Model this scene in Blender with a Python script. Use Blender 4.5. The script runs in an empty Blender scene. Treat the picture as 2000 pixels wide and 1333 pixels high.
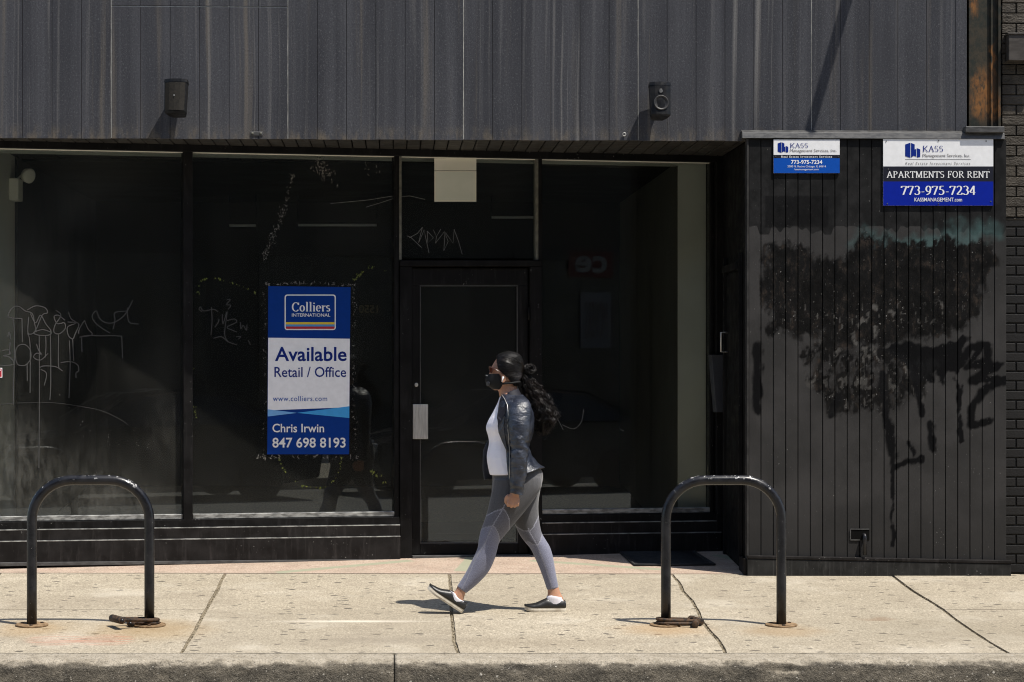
import bpy, bmesh, math, random
from mathutils import Vector, Matrix, noise as mnoise
from math import sin, cos, pi, radians, sqrt, atan2
random.seed(11)
SC = bpy.context.scene
COL = SC.collection

# ------------------------------------------------------------------ camera
F, VH, PSI = 5000.0, 710.0, radians(2.63)          # focal length in photo pixels, horizon row, yaw
CAM = Vector((0, -17.46, 1.437))
RT, FW, UP = Vector((cos(PSI), -sin(PSI), 0)), Vector((sin(PSI), cos(PSI), 0)), Vector((0, 0, 1))
cd = bpy.data.cameras.new('camera'); cam = bpy.data.objects.new('camera', cd); COL.objects.link(cam)
cd.sensor_width = 36; cd.lens = F / 2000 * 36; cd.shift_y = (VH - 666.5) / 2000
cd.clip_end = 500; cd.clip_start = .05
cam.location = CAM; cam.rotation_euler = (pi / 2, 0, -PSI); SC.camera = cam
# ------------------------------------------------------------------ light
SUN = Vector((.385, -.30, 1.0)).normalized()
w = bpy.data.worlds.new('World'); SC.world = w; w.use_nodes = True
nt = w.node_tree; sky = nt.nodes.new('ShaderNodeTexSky'); sky.sky_type = 'NISHITA'; sky.sun_disc = False
sky.sun_elevation = math.asin(SUN.z); sky.sun_rotation = atan2(SUN.x, SUN.y)
bg = nt.nodes['Background']; bg.inputs['Strength'].default_value = .13
nt.links.new(sky.outputs[0], bg.inputs[0])
sl = bpy.data.lights.new('sun', 'SUN'); sl.energy = 5.0; sl.angle = radians(.53); sl.color = (1, .95, .87)
so = bpy.data.objects.new('sun', sl); COL.objects.link(so); so.location = (6, -10, 20)
so.rotation_euler = SUN.to_track_quat('Z', 'Y').to_euler()
vs = SC.view_settings; vs.view_transform = 'Standard'; vs.look = 'None'; vs.exposure = 0.36; vs.gamma = 1
SC.cycles.max_bounces = 8; SC.cycles.filter_width = 1.1; SC.cycles.transparent_max_bounces = 24

# ------------------------------------------------------------------ pixel -> place
GS, GX = .0526, -.005                                # pavement fall to the kerb, fall along the street
def gz(x, y): return GS * y + GX * (x - .8)
def ray(u, v): return FW + RT * ((u - 1000) / F) + UP * ((VH - v) / F)
def onY(u, v, Y=0.0):
    r = ray(u, v); return CAM + r * ((Y - CAM.y) / r.y)
def onG(u, v, dz=0.0):
    r = ray(u, v); n = Vector((-GX, -GS, 1)); c = -GX * .8 + dz
    return CAM + r * ((c - n.dot(CAM)) / n.dot(r))
SX0, SY0, ST = onY(0, 700).x, .26, .205              # the shop front stands at an angle behind the facade
_k = sqrt(1 + ST * ST); SE = Vector((1 / _k, ST / _k, 0)); SN = Vector((ST / _k, -1 / _k, 0))
SO = Vector((SX0, SY0, 0))
def onS(u, v, d=0.0):
    r = ray(u, v); p = SO + SN * d; return CAM + r * ((p - CAM).dot(SN) / r.dot(SN))
def onX(u, v, X):
    r = ray(u, v); return CAM + r * ((X - CAM.x) / r.x)
def refl(u, v, Y):                                   # where the glass at this pixel looks to
    p = onS(u, v); d = (p - CAM).normalized(); d = d - 2 * d.dot(SN) * SN
    return p + d * ((Y - p.y) / d.y)

# ------------------------------------------------------------------ material nodes
class G:
    def __init__(s, name):
        s.m = bpy.data.materials.new(name); s.m.use_nodes = True; s.t = s.m.node_tree
        s.b = s.t.nodes['Principled BSDF']; s.out = s.t.nodes['Material Output']
    def put(s, sock, v):
        if isinstance(v, bpy.types.NodeSocket): s.t.links.new(v, sock)
        elif v is not None:
            if sock.type == 'RGBA' and len(v) == 3: v = (*v, 1)
            sock.default_value = v
    def n(s, typ, ins=None, **kw):
        x = s.t.nodes.new('ShaderNode' + typ)
        for k, v in kw.items(): setattr(x, k, v)
        for k, v in (ins or {}).items(): s.put(x.inputs[k], v)
        return x
    def pos(s): return s.n('NewGeometry').outputs['Position']
    def obj(s): return s.n('TexCoord').outputs['Object']
    def sc(s, v, scale, loc=(0, 0, 0)):
        return s.n('Mapping', {'Vector': v, 'Scale': scale, 'Location': loc}).outputs[0]
    def noise(s, v, scale, detail=4, rough=.55, dist=0):
        return s.n('TexNoise', {'Vector': v, 'Scale': scale, 'Detail': detail, 'Roughness': rough, 'Distortion': dist}).outputs[0]
    def noisec(s, v, scale, detail=3):
        return s.n('TexNoise', {'Vector': v, 'Scale': scale, 'Detail': detail}).outputs[1]
    def math(s, op, a, b=0.0, clamp=False):
        x = s.n('Math', operation=op, use_clamp=clamp); s.put(x.inputs[0], a); s.put(x.inputs[1], b); return x.outputs[0]
    def rng(s, f, lo, hi, a=0.0, b=1.0):
        return s.n('MapRange', {0: f, 1: lo, 2: hi, 3: a, 4: b}, interpolation_type='SMOOTHSTEP').outputs[0]
    def mix(s, f, a, b, mode='MIX'):
        x = s.n('Mix', data_type='RGBA', blend_type=mode); s.put(x.inputs[0], f); s.put(x.inputs[6], a); s.put(x.inputs[7], b); return x.outputs[2]
    def warp(s, v, scale, amt, detail=3):
        c = s.noisec(v, scale, detail)
        c = s.n('VectorMath', {0: c, 1: (.5, .5, .5)}, operation='SUBTRACT').outputs[0]
        c = s.n('VectorMath', {0: c, 1: (amt, amt, amt)}, operation='MULTIPLY').outputs[0]
        return s.n('VectorMath', {0: v, 1: c}, operation='ADD').outputs[0]
    def ell(s, v, c, r, soft=.5):
        d = s.n('VectorMath', {0: v, 1: tuple(c)}, operation='SUBTRACT').outputs[0]
        d = s.n('VectorMath', {0: d, 1: tuple(1 / q for q in r)}, operation='MULTIPLY').outputs[0]
        l = s.n('VectorMath', {0: d}, operation='LENGTH').outputs['Value']
        return s.rng(l, 1 + soft, 1 - soft)
    def mx(s, *a):
        r = a[0]
        for q in a[1:]: r = s.math('MAXIMUM', r, q)
        return r
    def sep(s, v): return s.n('SeparateXYZ', {0: v}).outputs
    def bump(s, h, st=.3, dist=.01, nrm=None):
        return s.n('Bump', {'Height': h, 'Strength': st, 'Distance': dist, **({'Normal': nrm} if nrm else {})}).outputs[0]
    def done(s, col=None, rough=.6, met=0.0, nrm=None, spec=.5, **kw):
        s.put(s.b.inputs['Base Color'], col); s.put(s.b.inputs['Roughness'], rough); s.put(s.b.inputs['Metallic'], met)
        s.put(s.b.inputs['Specular IOR Level'], spec)
        if nrm: s.put(s.b.inputs['Normal'], nrm)
        for k, v in kw.items(): s.put(s.b.inputs[k], v)
        return s.m
def pm(name, c1, c2=None, scale=6, sv=(1, 1, 1), rough=.6, bump=0, bscale=40, bv=(1, 1, 1), met=0.0, spec=.5, lo=.35, hi=.65, detail=5, **kw):
    g = G(name); v = g.pos(); c2 = c2 or tuple(q * 1.15 for q in c1)
    f = g.rng(g.noise(g.sc(v, sv), scale, detail), lo, hi); col = g.mix(f, c1, c2)
    nr = g.bump(g.noise(g.sc(v, bv), bscale, 4), bump, .004) if bump else None
    r = g.rng(f, 0, 1, rough * .85, min(1, rough * 1.15))
    return g.done(col, r, met, nr, spec, **kw)
def flat(name, c, rough=.55, spec=.4, met=0.0):
    g = G(name); v = g.pos()
    return g.done(g.mix(g.rng(g.noise(v, 25, 4), .3, .7), tuple(q * .93 for q in c), c), rough, met, None, spec)

# ------------------------------------------------------------------ objects
WL = {}
def base_of(p):
    while p.parent: p = p.parent
    return WL.get(p.name, Vector((0, 0, 0)))
def mk(name, verts, faces, mat, parent=None, smooth=False, mats=None, loc=None):
    me = bpy.data.meshes.new(name)
    L = base_of(parent) if parent else (Vector(loc) if loc is not None else Vector((0, 0, 0)))
    me.from_pydata([tuple(Vector(v) - L) for v in verts], [], faces); me.update()
    return mko(name, me, mat, parent, smooth, L, mats)
def mko(name, me, mat, parent=None, smooth=False, L=None, mats=None):
    for m in (mats or [mat]): me.materials.append(m)
    if smooth: me.polygons.foreach_set('use_smooth', [True] * len(me.polygons))
    o = bpy.data.objects.new(name, me); COL.objects.link(o)
    if parent: o.parent = parent
    else:
        o.location = L if L is not None else (0, 0, 0); WL[o.name] = Vector(o.location)
    return o
def tag(o, label=None, cat=None, group=None, kind=None):
    if label: o['label'] = label
    if cat: o['category'] = cat
    if group: o['group'] = group
    if kind: o['kind'] = kind
    return o
def thing(name, label, cat, loc, group=None):
    o = bpy.data.objects.new(name, None); COL.objects.link(o); o.location = loc; o.empty_display_size = .1
    WL[o.name] = Vector(loc); return tag(o, label, cat, group)
BF = [(0, 3, 2, 1), (4, 5, 6, 7), (0, 1, 5, 4), (1, 2, 6, 5), (2, 3, 7, 6), (3, 0, 4, 7)]
def boxv(a, b):
    (x0, y0, z0), (x1, y1, z1) = a, b
    return [Vector(p) for p in ((x0, y0, z0), (x1, y0, z0), (x1, y1, z0), (x0, y1, z0), (x0, y0, z1), (x1, y0, z1), (x1, y1, z1), (x0, y1, z1))]
def box(name, a, b, mat, parent=None, bev=0, loc=None):
    o = mk(name, boxv(a, b), BF, mat, parent, loc=loc)
    if bev: bevel(o, bev)
    return o
def bevel(o, wd, seg=2):
    bm = bmesh.new(); bm.from_mesh(o.data)
    bmesh.ops.recalc_face_normals(bm, faces=bm.faces)
    bmesh.ops.bevel(bm, geom=[e for e in bm.edges if e.calc_face_angle(0) > .3], offset=wd, segments=seg, affect='EDGES', profile=.5)
    bm.to_mesh(o.data); bm.free(); return o
def prism(name, quad, dvec, mat, parent=None, bev=0, loc=None):
    """quad: world points (polygon), pushed along dvec"""
    n = len(quad); q = [Vector(p) for p in quad]; vsx = q + [p + dvec for p in q]
    fs = [tuple(range(n)), tuple(range(2 * n - 1, n - 1, -1))] + [(i, i + n, (i + 1) % n + n, (i + 1) % n) for i in range(n)]
    o = mk(name, vsx, fs, mat, parent, loc=loc)
    bm = bmesh.new(); bm.from_mesh(o.data); bmesh.ops.recalc_face_normals(bm, faces=bm.faces); bm.to_mesh(o.data); bm.free()
    if bev: bevel(o, bev)
    return o
def sfp(name, px, d0, d1, mat, parent=None, bev=0):
    """piece of the shop front: pixel corners on its plane, from depth d0 to d1 (out is +)"""
    q = [onS(u, v, 0) + SN * d1 for u, v in px]
    return prism(name, q, SN * (d0 - d1), mat, parent, bev)
def rect(u0, v0, u1, v1): return [(u0, v0), (u1, v0), (u1, v1), (u0, v1)]
def tubev(pts, r, seg=8, cap=True, closed=False):
    pts = [Vector(p) for p in pts]; n = len(pts); V = []; Fc = []
    rs = r if isinstance(r, (list, tuple)) else [r] * n
    up = None
    for i, p in enumerate(pts):
        a = pts[(i - 1) % n] if (closed or i > 0) else p; b = pts[(i + 1) % n] if (closed or i < n - 1) else p
        t = (b - a).normalized()
        if up is None: up = t.orthogonal().normalized()
        up = (up - t * up.dot(t)); up = up.normalized() if up.length > 1e-6 else t.orthogonal().normalized()
        s = t.cross(up)
        V += [p + (up * cos(2 * pi * j / seg) + s * sin(2 * pi * j / seg)) * rs[i] for j in range(seg)]
    for i in range(n if closed else n - 1):
        for j in range(seg):
            k = (i + 1) % n
            Fc.append((i * seg + j, i * seg + (j + 1) % seg, k * seg + (j + 1) % seg, k * seg + j))
    if cap and not closed: Fc += [tuple(range(seg - 1, -1, -1)), tuple((n - 1) * seg + j for j in range(seg))]
    return V, Fc
def join(parts):
    V, Fc = [], []
    for v, f in parts:
        o = len(V); V += list(v); Fc += [tuple(i + o for i in q) for q in f]
    return V, Fc
def tube(name, pts, r, mat, parent=None, seg=12, closed=False, loc=None):
    v, f = tubev(pts, r, seg, True, closed); return mk(name, v, f, mat, parent, True, loc=loc)
def lathev(c, ax, prof, seg=24):
    """prof: (distance along ax, radius)"""
    ax = Vector(ax).normalized(); a = ax.orthogonal().normalized(); b = ax.cross(a); V = []; Fc = []
    for h, r in prof:
        V += [Vector(c) + ax * h + (a * cos(2 * pi * j / seg) + b * sin(2 * pi * j / seg)) * max(r, 1e-5) for j in range(seg)]
    for i in range(len(prof) - 1):
        for j in range(seg): Fc.append((i * seg + j, i * seg + (j + 1) % seg, (i + 1) * seg + (j + 1) % seg, (i + 1) * seg + j))
    Fc += [tuple(range(seg - 1, -1, -1)), tuple((len(prof) - 1) * seg + j for j in range(seg))]
    return V, Fc
def lathe(name, c, ax, prof, mat, parent=None, seg=24, smooth=False, loc=None):
    v, f = lathev(c, ax, prof, seg); return mk(name, v, f, mat, parent, smooth, loc=loc)

# ------------------------------------------------------------------ lettering
def strokes(polys, wfun):
    """flat strokes in 2-D; polys: list of point lists; wfun(direction)-> half width. Returns verts (x,y,layer), faces"""
    V, Fc = [], []
    for li, P in enumerate(polys):
        P = [Vector((p[0], p[1])) for p in P]; n = len(P); o = len(V)
        for i, p in enumerate(P):
            d = (P[min(i + 1, n - 1)] - P[max(i - 1, 0)])
            d = d.normalized() if d.length > 1e-9 else Vector((1, 0)); h = wfun(d); nn = Vector((-d.y, d.x)) * h
            V += [(p.x + nn.x, p.y + nn.y, li), (p.x - nn.x, p.y - nn.y, li)]
        for i in range(n - 1): Fc.append((o + 2 * i, o + 2 * i + 1, o + 2 * i + 3, o + 2 * i + 2))
    return V, Fc
def arc(cx, cy, rx, ry, a0, a1, n=12):
    return [(cx + rx * cos(radians(a0 + (a1 - a0) * i / n)), cy + ry * sin(radians(a0 + (a1 - a0) * i / n))) for i in range(n + 1)]
def sr(x, y, l=.14): return [(x - l, y), (x + l, y)]
SERIF = {
 'K': (.88, [[(.18, 0), (.18, 1)], [(.74, 1), (.22, .42)], [(.34, .56), (.78, 0)], sr(.18, .02), sr(.18, .98), sr(.72, .98), sr(.77, .02)]),
 'A': (.84, [[(.1, 0), (.42, 1)], [(.4, 1), (.76, 0)], [(.2, .34), (.64, .34)], sr(.1, .02, .1), sr(.75, .02)]),
 'S': (.66, [arc(.32, .75, .22, .23, 30, 270) + arc(.32, .27, .23, .25, 90, -150)]),
 'P': (.7, [[(.18, 0), (.18, 1)], arc(.34, .75, .26, .23, 90, -90), [(.18, .98), (.34, .98)], [(.18, .52), (.34, .52)], sr(.18, .02), sr(.12, .98, .08)]),
 'R': (.8, [[(.18, 0), (.18, 1)], arc(.34, .75, .26, .23, 90, -90), [(.18, .98), (.34, .98)], [(.18, .52), (.36, .52)], [(.38, .5), (.74, 0)], sr(.18, .02), sr(.12, .98, .08), sr(.74, .02, .08)]),
 'T': (.74, [[(.37, 0), (.37, 1)], [(.04, .97), (.7, .97)], sr(.37, .02), [(.05, .97), (.03, .78)], [(.69, .97), (.71, .78)]]),
 'M': (1.02, [[(.16, 0), (.16, 1)], [(.16, 1), (.5, .05)], [(.5, .05), (.84, 1)], [(.86, 0), (.86, 1)], sr(.16, .02, .11), sr(.86, .02), sr(.1, .98, .09), sr(.91, .98, .09)]),
 'E': (.72, [[(.18, 0), (.18, 1)], [(.1, .98), (.6, .98)], [(.18, .52), (.48, .52)], [(.1, .02), (.64, .02)], [(.6, .98), (.61, .8)], [(.63, .02), (.66, .22)], [(.48, .62), (.48, .42)]]),
 'N': (.86, [[(.16, 0), (.16, 1)], [(.14, 1), (.7, 0)], [(.7, 0), (.7, 1)], sr(.16, .02, .12), sr(.1, .98, .08), sr(.7, .98, .12)]),
 'F': (.66, [[(.18, 0), (.18, 1)], [(.1, .98), (.58, .98)], [(.18, .52), (.46, .52)], sr(.18, .02), [(.57, .98), (.59, .8)], [(.46, .62), (.46, .42)]]),
 'O': (.86, [arc(.42, .5, .33, .48, 0, 360, 24)]),
 '7': (.56, [[(.06, .96), (.5, .96)], [(.5, .96), (.2, 0)], [(.06, .97), (.03, .78)]]),
 '3': (.56, [arc(.24, .75, .2, .23, 150, -80), arc(.24, .28, .23, .27, 85, -150)]),
 '9': (.56, [arc(.27, .66, .2, .32, 0, 360, 20), [(.46, .62), (.42, .3), (.3, .1), (.1, .0)]]),
 '5': (.56, [[(.46, .97), (.16, .97)], [(.16, .97), (.12, .56)], arc(.22, .3, .24, .29, 110, -140)]),
 '2': (.56, [arc(.25, .74, .2, .24, 160, -20) + [(.38, .5), (.06, .04)], [(.05, .04), (.5, .04)], [(.49, .04), (.53, .2)]]),
 '4': (.56, [[(.38, 0), (.38, 1)], [(.38, 1), (.03, .3)], [(.03, .27), (.53, .27)]]),
 '-': (.36, [[(.05, .32), (.31, .32)]]),
 ' ': (.32, []),
 'C': (.82, [arc(.44, .5, .36, .49, 40, 320, 20), [(.72, .98), (.72, .72)]]),
 'o': (.6, [arc(.28, .33, .22, .32, 0, 360, 20)]),
 'l': (.34, [[(.17, 0), (.17, 1.06)], sr(.17, .02, .12), sr(.11, 1.04, .07)]),
 'i': (.34, [[(.17, 0), (.17, .66)], sr(.17, .02, .12), sr(.11, .64, .07), [(.17, .84), (.17, .98)]]),
 'e': (.56, [arc(.28, .33, .22, .32, 0, 310, 18), [(.08, .37), (.48, .37)]]),
 'r': (.46, [[(.15, 0), (.15, .66)], [(.15, .45), (.24, .6), (.38, .62)], [(.36, .64), (.39, .54)], sr(.16, .02, .12), sr(.09, .64, .07)]),
 's': (.48, [arc(.22, .5, .15, .15, 30, 270) + arc(.22, .18, .16, .17, 90, -150)]),
}
def serif_text(txt, thick=.15, thin=.055):
    polys = []; x = 0
    for ch in txt:
        wd, P = SERIF[ch]
        for p in P: polys.append([(x + a, b) for a, b in p])
        x += wd + .05
    return strokes(polys, lambda d: .5 * sqrt((thick * d.y) ** 2 + (thin * d.x) ** 2))
def font_text(txt, bold=0.0, space=1.0, shear=0.0):
    c = bpy.data.curves.new('t', 'FONT'); c.body = txt; c.offset = bold; c.space_character = space; c.shear = shear; c.resolution_u = 3
    o = bpy.data.objects.new('t', c); COL.objects.link(o)
    bpy.context.view_layer.update()
    me = bpy.data.meshes.new_from_object(o.evaluated_get(bpy.context.evaluated_depsgraph_get()))
    V = [(v.co.x, v.co.y, 0) for v in me.vertices]; Fc = [tuple(p.vertices) for p in me.polygons]
    bpy.data.objects.remove(o); bpy.data.meshes.remove(me); return V, Fc
def words(txt, pl, u0, v0, u1, v1, mat, par, out, **kw):
    full = serif_text(txt, **kw); W_ = max(p[0] for p in full[0]); x = 0
    lo = min(p[0] for p in full[0])
    for wd in txt.split(' '):
        t = serif_text(wd, **kw); a = min(p[0] for p in t[0]); b = max(p[0] for p in t[0])
        k = lambda q: u0 + (u1 - u0) * (x + q - lo) / (W_ - lo)
        letter(t, pl, k(a), v0, k(b), v1, mat, par, out=out); x += sum(SERIF[c][0] + .05 for c in wd + ' ')
def letter(tx, pl, u0, v0, u1, v1, mat, parent, name='lettering', mirror=False, out=None):
    """fit text geometry into a pixel rectangle of the plane function pl(u,v); out = small push off the surface"""
    V, Fc = tx; xs = [p[0] for p in V]; ys = [p[1] for p in V]; a, b, c, d = min(xs), max(xs), min(ys), max(ys)
    W = []
    for x, y, l in V:
        s = (x - a) / (b - a); t = (y - c) / (d - c)
        if mirror: s = 1 - s
        W.append(pl(u0 + (u1 - u0) * s, v1 + (v0 - v1) * t) + out * (1 + .08 * (l % 6)))
    return mk(name, W, Fc, mat, parent)

# ================================================================== MATERIALS
def siding_mat():
    g = G('siding_paint'); v = g.pos(); s = g.sep(v)
    wx = g.warp(v, .8, .05, 2)
    st = g.noise(g.sc(wx, (5, 1, .12)), 1.7, 7, .62)                      # long vertical weather streaks, uneven
    gate = g.rng(g.noise(g.sc(v, (1.1, 1, .25), (7.7, 0, 0)), 1.3, 3), .38, .66)
    col = g.mix(g.rng(st, .40, .66), (.036, .037, .043), (.060, .061, .068))
    col = g.mix(g.math('MULTIPLY', g.rng(g.noise(v, 1.2, 3), .35, .7), .35), col, (.068, .069, .076))
    s2 = g.noise(g.sc(wx, (13, 1, .1), (2, 0, 5)), 1.5, 5, .6)
    col = g.mix(g.math('MULTIPLY', g.math('MULTIPLY', g.rng(s2, .52, .68), gate), .9), col, (.185, .178, .17))
    dust = g.math('MULTIPLY', g.rng(g.noise(g.sc(wx, (6, 1, .14), (3.1, 0, .4)), 1.9, 6), .57, .74), .55)
    col = g.mix(dust, col, (.15, .128, .10))
    dk = g.rng(g.noise(g.sc(wx, (7, 1, .16), (11, 0, 2)), 1.8, 6), .56, .72); col = g.mix(g.math('MULTIPLY', dk, .4), col, (.034, .035, .040))
    low = g.math('MULTIPLY', g.rng(s[2], 3.08, 2.965), g.rng(g.noise(g.sc(v, (5, 1, 2)), 3, 4), .42, .7))
    col = g.mix(g.math('MULTIPLY', low, .6), col, (.16, .13, .09))
    gn = g.noise(g.sc(v, (1, 1, .8)), 95, 3, .7); col = g.mix(g.math('MULTIPLY', g.rng(gn, .5, .3), .45), col, (.022, .023, .028)); col = g.mix(g.math('MULTIPLY', g.rng(gn, .54, .74), .4), col, (.17, .17, .175))
    speck = g.rng(g.noise(v, 190, 2), .71, .77); col = g.mix(g.math('MULTIPLY', speck, .3), col, (.34, .34, .33))
    wv = g.sc(g.warp(v, 2.6, .5), (9, 9, 2.2))                            # embossed wood grain with cathedral figures
    gr = g.n('TexWave', {'Vector': wv, 'Scale': 3.4, 'Distortion': 7.0, 'Detail': 4.0, 'Detail Scale': 1.3}, wave_type='BANDS', bands_direction='X').outputs[1]
    fine = g.noise(g.sc(v, (1, 1, .6)), 240, 3, .7)
    h = g.math('ADD', g.math('MULTIPLY', gr, .28), g.math('MULTIPLY', fine, 1.0))
    return g.done(col, .7, 0, g.bump(h, .42, .003), .15)
def proj(p):
    d = p - CAM; z = d.dot(FW); return 1000 + F * d.dot(RT) / z, VH - F * d.z / z
def zpl(P): return [(1350 + x * .6828, 230 + y * .6828) for x, y in P]
def sdpoly(P, x, y):
    ins = False; m = 1e9; n = len(P)
    for i in range(n):
        (a, b), (c, d) = P[i], P[(i + 1) % n]
        if (b > y) != (d > y) and x < (c - a) * (y - b) / (d - b) + a: ins = not ins
        L2 = (c - a) ** 2 + (d - b) ** 2; t = max(0, min(1, ((x - a) * (c - a) + (y - b) * (d - b)) / L2)) if L2 else 0
        m = min(m, (x - a - t * (c - a)) ** 2 + (y - b - t * (d - b)) ** 2)
    return -sqrt(m) if ins else sqrt(m)
def sdline(P, x, y):
    m = 1e9
    for (a, b), (c, d) in zip(P[:-1], P[1:]):
        L2 = (c - a) ** 2 + (d - b) ** 2; t = max(0, min(1, ((x - a) * (c - a) + (y - b) * (d - b)) / L2)) if L2 else 0
        m = min(m, (x - a - t * (c - a)) ** 2 + (y - b - t * (d - b)) ** 2)
    return sqrt(m)
def sst(d, lo, hi):
    t = max(0, min(1, (d - lo) / (hi - lo))); return t * t * (3 - 2 * t)
CHAR = zpl([(205, 390), (262, 358), (330, 378), (420, 402), (470, 362), (560, 348), (640, 362), (760, 338), (830, 366), (852, 430), (832, 540), (785, 592), (700, 622), (560, 642), (460, 662), (350, 622), (222, 612), (204, 500)])
MOT = zpl([(300, 640), (430, 620), (560, 650), (700, 700), (690, 800), (570, 862), (430, 862), (372, 852), (310, 760)])
BLK = zpl([(560, 662), (620, 636), (700, 656), (762, 628), (784, 652), (765, 722), (705, 742), (652, 756), (600, 712)])
TEAL = zpl([(440, 372), (500, 345), (600, 345), (700, 335), (790, 292), (840, 312), (872, 350), (800, 372), (640, 376), (500, 380)])
PATCH = zpl([(208, 222), (396, 222), (396, 316), (208, 316)])
SPR = [(zpl(p), r) for p, r in (([(745, 650), (772, 702), (800, 658), (850, 650), (848, 700), (790, 712), (882, 704), (802, 752), (902, 748), (832, 782), (802, 832), (800, 882), (850, 868)], 8.5), ([(190, 650), (188, 840)], 10), ([(685, 875), (690, 945)], 8), ([(765, 750), (770, 925)], 5), ([(568, 900), (582, 1002), (612, 988), (656, 978)], 7), ([(578, 1000), (576, 1225)], 4), ([(622, 930), (645, 985)], 5), ([(545, 740), (560, 870), (575, 960)], 9), ([(420, 800), (400, 850)], 10), ([(640, 740), (660, 850)], 7), ([(800, 700), (830, 660)], 8))]
PAL = [(zpl(p), r) for p, r in (([(492, 572), (462, 618), (476, 662), (518, 662), (532, 604), (492, 572)], 9), ([(520, 660), (542, 702)], 5), ([(546, 745), (556, 800), (534, 862)], 6), ([(552, 800), (572, 925)], 4), ([(330, 720), (350, 760)], 12), ([(520, 540), (580, 560)], 12))]
def paint(p):
    """what was sprayed, burnt and scraped on the planks at this point: char, spray, pale, teal"""
    u, v = proj(p); q = Vector((u * .03, v * .03, 0)); q2 = Vector((u * .085, v * .034, 4))
    w1 = mnoise.fractal(q, 1, 2, 5); w2 = mnoise.fractal(q + Vector((9, 3, 1)), 1, 2, 5); ql = Vector((u * .011, v * .011, 6)); l1 = mnoise.fractal(ql, 1, 2, 4); l2 = mnoise.fractal(ql + Vector((5, 8, 2)), 1, 2, 4)
    x, y = u + 12 * w1 + 26 * l1, v + 10 * w2 + 24 * l2; f = mnoise.fractal(q2, .9, 2, 5)
    c = 1 - sst(sdpoly(CHAR, x, y) + 20 * f, -30, 20)
    m = (1 - sst(sdpoly(MOT, x, y) + 12 * f, -30, 14)) * (.3 + .7 * sst(f + w1 * .6, -.35, .45))
    c = max(c * (.62 + .38 * sst(f * .8 + w1 * .7, -.42, .16)), m * .9)
    sp = 1 - sst(sdpoly(BLK, x, y) + 7 * f, -8, 5)
    x2, y2 = u + 4 * w1 + 2 * f, v + 4 * w2
    for P_, r in SPR: sp = max(sp, 1 - sst(sdline(P_, x2, y2) + 4.5 * f, r * .2, r * 1.6))
    sp = max(sp, (1 - sst(sdpoly(PATCH, u + 2 * f, v + 2 * w1), -3, 3)) * .55)
    pa = 0
    for P_, r in PAL: pa = max(pa, 1 - sst(sdline(P_, x2, y2) + 6 * f, r * .3, r * 1.3))
    pa = max(pa * .75 * (.25 + .75 * sst(f, -.2, .35)), (1 - sst(sdpoly(MOT, x, y), -10, 10)) * sst(f - w2 * .5, .12, .4) * .5, (1 - sst(sdpoly(CHAR, x, y), -40, -5)) * sst(mnoise.fractal(Vector((u * .16, v * .05, 8)), .8, 2, 5), .2, .55) * .8 * sst(v, 540, 620) * .8)
    te = (1 - sst(sdpoly(TEAL, x, y) + 10 * f, -14, 16)) * (.55 + .45 * sst(w1, -.3, .4))
    return c, sp, pa, te
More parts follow.
